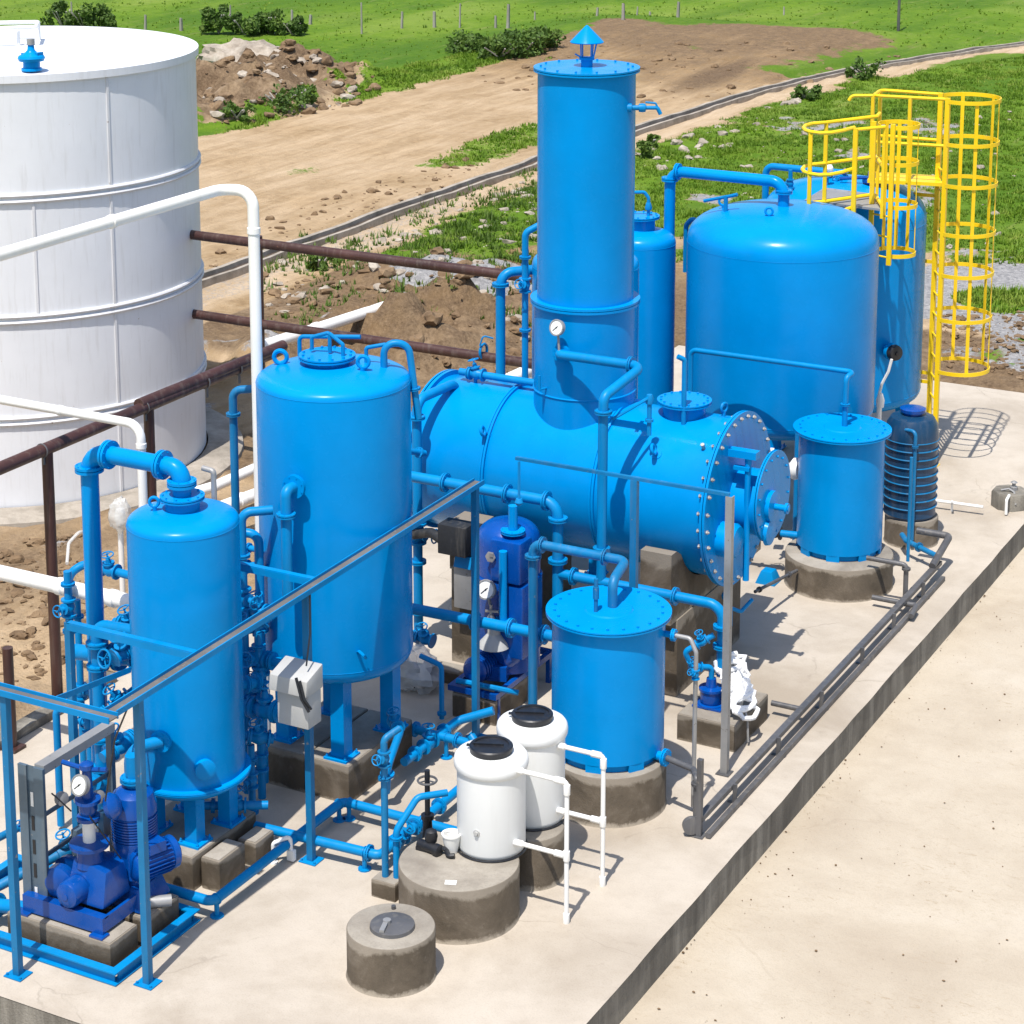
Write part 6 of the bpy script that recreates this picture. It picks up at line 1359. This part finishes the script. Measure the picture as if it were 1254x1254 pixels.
def scatter(pxs, n, smin, smax, mat, name, noun, where, cat, group, seed, big=8):
    """stones: the largest are things, the countless small rest is one sheet of rubble"""
    rnd = random.Random(seed); tries = 0; L = []
    xs = [p[0] for p in pxs]; ys = [p[1] for p in pxs]
    while len(L) < n and tries < n*60:
        tries += 1
        x, y = rnd.uniform(min(xs), max(xs)), rnd.uniform(min(ys), max(ys))
        if not in_poly(pxs, x, y) or (PADX0-.8 < x < PADX1+.3 and PADY0 < y < PADY1+.3) or hypot(x-WC[0], y-WC[1]) < WR+1.2: continue
        L.append((smin+(smax-smin)*rnd.random()**3.2, x, y))
    L.sort(reverse=True); B = sorted(L[:big], key=lambda q: proj((q[1], q[2], 0))[0]); small = L[big:]
    for i, (s_, x, y) in enumerate(B):
        o = bpy.data.objects.new(name, rnd.choice(rocks[mat])); C.objects.link(o)
        o.location = (x, y, height(x, y)+s_*.12); o.scale = (s_, s_*rnd.uniform(.7, 1.1), s_*rnd.uniform(.5, .8)); o.rotation_euler = (rnd.uniform(-.3, .3), rnd.uniform(-.3, .3), rnd.uniform(0, 6.28))
        tag(o, '%s from left of the large %ss %s' % (ORD[i], noun, where), cat, group)
    m = MB(); vs = []; fs = []
    for s_, x, y in small:
        me = rnd.choice(lite[mat]); R = Matrix.Rotation(rnd.uniform(0, 6.28), 3, 'Z') @ Matrix.Rotation(rnd.uniform(-.4, .4), 3, 'X'); p = Vector((x, y, height(x, y)+s_*.12)); k = len(vs)
        vs += [p+R @ (v*s_) for v in me[0]]; fs += [tuple(i+k for i in f) for f in me[1]]
    if vs:
        m.v = vs; m.f = fs; o = m.build('loose_rubble', M[mat], None, 0, 25); o['kind'] = 'stuff'
def lite_mesh(seed):
    bm = bmesh.new(); bmesh.ops.create_icosphere(bm, subdivisions=2, radius=1); rnd = random.Random(seed); k = Vector((rnd.uniform(.8, 1.4), rnd.uniform(.6, 1.1), rnd.uniform(.4, .75)))
    for v in bm.verts:
        c = v.co*(1+.45*noise.noise(v.co*1.6+Vector((seed*5, 0, 0)))+.25*noise.noise(v.co*3.5+Vector((0, seed, 0)))); v.co = Vector((c.x*k.x, c.y*k.y, c.z*k.z))
    bm.verts.index_update(); r = ([v.co.copy() for v in bm.verts], [tuple(v.index for v in f.verts) for f in bm.faces]); bm.free(); return r
lite = {'rock': [lite_mesh(i) for i in range(8)], 'clod': [lite_mesh(i+20) for i in range(8)]}
W = lambda pts: [tuple(G(x, y, -.45)[:2]) for x, y in pts]
scatter(W([(320, 330), (480, 335), (640, 345), (655, 470), (520, 470), (400, 385), (320, 400)]), 260, .02, .20, 'clod', 'earth_clod', 'brown clod', 'in the dug ground behind the brown pipes', 'earth clod', 'earth clods in the dug ground', 1, 8)
scatter(W([(320, 310), (430, 325), (560, 340), (655, 345), (655, 430), (500, 375), (330, 395)]), 80, .02, .20, 'rock', 'rubble_stone', 'pale stone', 'in the dug ground behind the brown pipes', 'stone', 'pale stones in the dug ground', 2, 8)
scatter(W([(430, 310), (560, 255), (655, 215), (655, 300), (560, 320), (470, 330)]), 80, .02, .20, 'rock', 'rubble_stone', 'pale stone', 'between the drain and the near grass', 'stone', 'pale stones beside the drain', 3, 8)
scatter(W([(780, 190), (850, 165), (960, 125), (990, 118), (900, 180), (790, 215)]), 60, .03, .22, 'rock', 'rubble_stone', 'pale stone', 'beside the drain right of the stack', 'stone', 'pale stones beside the drain right of the stack', 4, 6)
scatter(W([(248, 100), (300, 80), (345, 95), (440, 105), (480, 100), (420, 128), (260, 158)]), 110, .04, .34, 'rock', 'mound_stone', 'pale boulder', 'on the earth mound beyond the white tank', 'stone', 'boulders on the earth mound', 5, 8)
scatter(W([(248, 90), (300, 78), (480, 100), (430, 130), (260, 160)]), 300, .03, .28, 'clod', 'earth_clod', 'brown clod', 'on the earth mound beyond the white tank', 'earth clod', 'clods on the earth mound', 6, 8)
scatter(W([(790, 270), (1000, 140), (1240, 130), (1250, 320), (1150, 340), (800, 300)]), 140, .025, .13, 'rock', 'field_stone', 'small pale stone', 'in the green field at the right', 'stone', 'stones in the right field', 7, 6)
scatter(W([(1150, 390), (1254, 375), (1254, 470), (1150, 455)]), 420, .01, .09, 'clod', 'earth_clod', 'small clod', 'on the bare earth behind the pad', 'earth clod', 'clods behind the pad', 8, 4)
scatter(W([(0, 650), (110, 620), (110, 800), (0, 850)]), 300, .012, .10, 'clod', 'earth_clod', 'clod', 'on the bare slope left of the pad', 'earth clod', 'clods left of the pad', 9, 5)
scatter(W([(260, 290), (560, 190), (640, 175), (430, 290), (250, 330)]), 160, .02, .12, 'clod', 'earth_clod', 'small clod', 'on the sandy track by the drain', 'earth clod', 'clods on the sandy track', 10, 4)
scatter(W([(560, 90), (760, 60), (1100, 70), (1000, 100), (800, 130), (600, 110)]), 110, .03, .18, 'clod', 'earth_clod', 'dark clod', 'on the brown strip behind the stack', 'earth clod', 'clods on the brown strip', 11, 6)
# grit on the yard slab, thickest against the slab edge
rnd = random.Random(5); vs = []; fs = []
for _ in range(420):
    x = PADX1+.02+rnd.random()**2.2*3.2; y = rnd.uniform(13, 27); s_ = .003+.008*rnd.random()**4; me = rnd.choice(lite['clod']); k = len(vs)
    vs += [Vector((x, y, -.352+s_*.3))+v*s_ for v in me[0]]; fs += [tuple(i+k for i in f) for f in me[1]]
m = MB(); m.v = vs; m.f = fs; o = m.build('grit', M['clod'], None, 0, 25); o['kind'] = 'stuff'
# one long pale slab crowning the mound
q = G(300, 92, -.45); m = MB(); crumple(m, (q.x-1.4, q.y+2.2, height(q.x-1.4, q.y+2.2)+.1), 1.9, 1.2, .62, 9.0, .3, 36, 20); solo(m, 'rock_slab', 'rock', 'long pale rock slab crowning the earth mound beyond the white tank', 'rock slab')

# ================================================================ GRASS: nobody could count it
def leaf_mat(name, a, b_, c):
    m, nt, bs_, P = base_mat(name)
    n1 = noi(nt, P, 1.1, 4); n2 = noi(nt, P, 9, 2)
    col = ramp(nt, mth(nt, 'ADD', mth(nt, 'MULTIPLY', n1, .6), mth(nt, 'MULTIPLY', n2, .4)), [(.35, a), (.5, b_), (.64, c)])
    nt.links.new(col, bs_.inputs['Base Color']); bs_.inputs['Roughness'].default_value = .6; bs_.inputs['Specular IOR Level'].default_value = .25
    tr = nt.nodes.new('ShaderNodeBsdfTranslucent'); nt.links.new(col, tr.inputs[0])
    mx = nt.nodes.new('ShaderNodeMixShader'); mx.inputs[0].default_value = .3
    nt.links.new(bs_.outputs[0], mx.inputs[1]); nt.links.new(tr.outputs[0], mx.inputs[2]); nt.links.new(mx.outputs[0], nt.nodes['Material Output'].inputs[0]); return m
M['grass'] = leaf_mat('grass_blades', (.07, .145, .012), (.145, .255, .016), (.27, .34, .055))
M['bush'] = leaf_mat('bush_leaves', (.035, .075, .014), (.075, .14, .022), (.15, .22, .04))
M['weed'] = leaf_mat('weed_leaves', (.05, .10, .012), (.09, .16, .02), (.16, .20, .05))
def grass_patch(name, pts, n, h0, h1, seed, w=.02, nb=4, mat='grass', thr=.5, clump=.5):
    rnd = random.Random(seed); vs = []; fs = []
    xs = [p[0] for p in pts]; ys = [p[1] for p in pts]
    def inside(x, y):
        c = False; j = len(pts)-1
        for i in range(len(pts)):
            (xi, yi), (xj, yj) = pts[i], pts[j]
            if (yi > y) != (yj > y) and x < (xj-xi)*(y-yi)/(yj-yi)+xi: c = not c
            j = i
        return c
    k = 0; t = 0
    while k < n and t < n*12:
        t += 1
        x, y = rnd.uniform(min(xs), max(xs)), rnd.uniform(min(ys), max(ys))
        if not inside(x, y): continue
        if PADX0-.3 < x < PADX1+.3 and y < PADY1+.2: continue
        z = zones(x, y)
        if z[0]+rnd.uniform(-.3, .3) < thr: continue
        f = fbm(x+7, y, .9)
        if f < rnd.uniform(-.9, .1)*clump*1.6: continue
        h = height(x, y, z)-.01; s_ = (h0+(h1-h0)*rnd.random()**2)*(1+.7*max(-.6, f))
        for _ in range(nb):
            a = rnd.uniform(0, 6.28); l = rnd.uniform(.2, .9); ox, oy = rnd.uniform(-.07, .07)*s_*6, rnd.uniform(-.07, .07)*s_*6
            dx, dy = cos(a), sin(a); ww = w*rnd.uniform(.6, 1.4)
            i = len(vs); vs += [(x+ox-dy*ww, y+oy+dx*ww, h), (x+ox+dy*ww, y+oy-dx*ww, h), (x+ox+dx*s_*l, y+oy+dy*s_*l, h+s_)]; fs.append((i, i+1, i+2))
        k += 1
    me = bpy.data.meshes.new(name); me.from_pydata(vs, [], fs); me.materials.append(M[mat])
    o = bpy.data.objects.new(name, me); C.objects.link(o); o['kind'] = 'stuff'; return o
grass_patch('meadow_grass', W([(420, 340), (660, 180), (790, 170), (1060, 95), (1254, 70), (1254, 330), (1000, 330), (660, 330)]), 40000, .03, .11, 11, .014, 5)
grass_patch('rubble_weeds', W([(320, 300), (660, 200), (660, 420), (320, 420)]), 1500, .06, .2, 12, .02, 5, 'weed', .12, .2)
grass_patch('gravel_weeds', W([(1150, 325), (1254, 310), (1254, 400), (1150, 400)]), 900, .05, .16, 13, .02, 5, 'grass', .3, .2)
grass_patch('track_verge_grass', W([(245, 170), (500, 80), (680, 50), (680, 200), (540, 205), (400, 150)]), 8000, .03, .12, 14, .02, 4)
grass_patch('far_meadow_grass', W([(-20, 60), (-20, 2), (1254, 2), (1254, 60), (1060, 60), (900, 34), (700, 40), (500, 95), (240, 100)]), 2500, .03, .11, 15, .03, 4)

# ================================================================ BUSHES
def bush(px_, py_, w, h, seed, label, group, n=900, name='bush'):
    q = G(px_, py_, -.45); q.z = height(q.x, q.y); rnd = random.Random(seed)
    t = thing(name, label, 'bush', q, group)
    m = MB()
    for _ in range(6): a = rnd.uniform(0, 6.28); m.tube([q, q+Vector((cos(a)*w*.15, sin(a)*w*.15, h*.4)), q+Vector((cos(a)*w*.3, sin(a)*w*.3, h*.75))], .025, .1, 5)
    part(m, 'stem', 'timber', t)
    cl = [(Vector((rnd.uniform(-.36, .36)*w, rnd.uniform(-.3, .3)*w, rnd.uniform(.15, .95)*h)), rnd.uniform(.08, .22)*w) for _ in range(13)]
    m = MB(); vs = []; fs = []
    for _ in range(n):
        c, r = rnd.choice(cl); d = Vector((rnd.gauss(0, 1), rnd.gauss(0, 1), rnd.gauss(0, 1))).normalized()*r*rnd.random()**.35
        p = q+c+Vector((d.x, d.y, d.z*.9)); 
        if p.z < q.z: continue
        a = Vector((rnd.gauss(0, 1), rnd.gauss(0, 1), rnd.gauss(0, 1))).normalized(); b2 = a.orthogonal().normalized(); s_ = rnd.uniform(.05, .11)
        i = len(vs); vs += [p-a*s_, p+b2*s_*.5, p+a*s_, p-b2*s_*.5]; fs.append((i, i+1, i+2, i+3))
    m.add(vs, fs); part(m, 'foliage', 'bush', t)
bs = [(78, 36, 1.5, 1.0), (104, 37, 1.7, .95), (128, 38, 1.0, .6), (268, 42, 1.5, 1.0), (300, 43, 1.6, .8), (330, 42, 1.6, .9), (358, 43, 1.1, .6)]
lab = ['dark bush behind the rim of the white tank, leftmost of the row', 'broad dark bush right of the tank roof handrail', 'small bush at the right end of the clump behind the white tank',
       'tall dark bush by a thin post, right of the white tank rim', 'low dark bush second from left in the row beyond the mound', 'rounded dark bush third from left in the row beyond the mound', 'smallest dark bush at the right end of the row beyond the mound']
for i, (x, y, w, h) in enumerate(bs): bush(x, y, w, h, 20+i, lab[i], 'dark bushes in the far meadow', 1300)
bs = [(612, 76, 2.0, .55), (640, 74, 2.2, .7), (668, 68, 1.5, .6), (575, 66, 2.2, .4)]
lab = ['dense green shrub left of the stack, middle of its clump', 'tallest green shrub just left of the stack top', 'green shrub half hidden by the stack lid', 'low wide green shrub at the left end of the clump near the stack']
for i, (x, y, w, h) in enumerate(bs): bush(x, y, w, h, 40+i, lab[i], 'green shrubs beside the far track', 1300, 'shrub')
bs = [(1058, 96, 1.5, .5), (792, 195, .5, .4), (798, 182, .4, .35), (985, 122, .9, .35), (345, 138, 1.6, .6), (370, 132, 1.1, .5), (390, 330, .6, .35), (290, 150, 1.0, .4)]
lab = ['low green shrub on the grass right of the drain', 'small scrubby bush by the drain right of the stack', 'smaller scrub plant beside the drain right of the stack', 'dry low shrub in the grass near the drain bend', 'green weed bush at the foot of the earth mound', 'second green weed bush right of the first on the mound foot', 'weed tuft among rocks behind the brown pipes', 'weed bush on the left flank of the earth mound']
for i, (x, y, w, h) in enumerate(bs): bush(x, y, w, h, 60+i, lab[i], 'weedy shrubs', 420, 'shrub')

# ================================================================ FAR FENCE POSTS
FP = [(443, 41, 3), (358, 36, 12), (380, 30, 18), (492, 34, 14), (532, 33, 14), (563, 33, 4), (607, 34, 19), (622, 36, 5), (655, 24, 14), (731, 28, 9), (763, 38, 4), (780, 24, 8), (796, 22, 14), (830, 28, 2), (178, 36, 18), (222, 38, 22), (282, 33, 6), (88, 20, 2), (960, 18, 8)]
FP.sort(); ORD += ['thirteenth', 'fourteenth', 'fifteenth', 'sixteenth', 'seventeenth', 'eighteenth', 'nineteenth']
FPL = ['%s from the left of the thin timber fence posts in the far meadow' % ORD[i] for i in range(19)]
for i, (x, y, top) in enumerate(FP):
    q = G(x, y, -.45); q.z = height(q.x, q.y)-.02; zt = min(2.2, HZ(q, top)); m = MB(); s_ = .028+.012*(i % 3)
    m.hull([(q.x-s_, q.y-s_, q.z), (q.x+s_, q.y-s_, q.z), (q.x+s_, q.y+s_, q.z), (q.x-s_, q.y+s_, q.z)], [(q.x-s_*.8+.03*(i % 2), q.y-s_*.8, zt), (q.x+s_*.8+.03*(i % 2), q.y-s_*.8, zt), (q.x+s_*.8+.03*(i % 2), q.y+s_*.8, zt-.02), (q.x-s_*.8+.03*(i % 2), q.y+s_*.8, zt)])
    solo(m, 'fence_post', 'timber', FPL[i], 'fence post', 'fence posts in the far meadow')
q = G(1100, 38, -.45); m = MB(); m.cyl((q.x, q.y, -.6), (q.x, q.y, 3.2), .06, .05, 10); solo(m, 'pole', 'dsteel', 'single dark pole in the meadow above the brown strip at the right', 'pole')
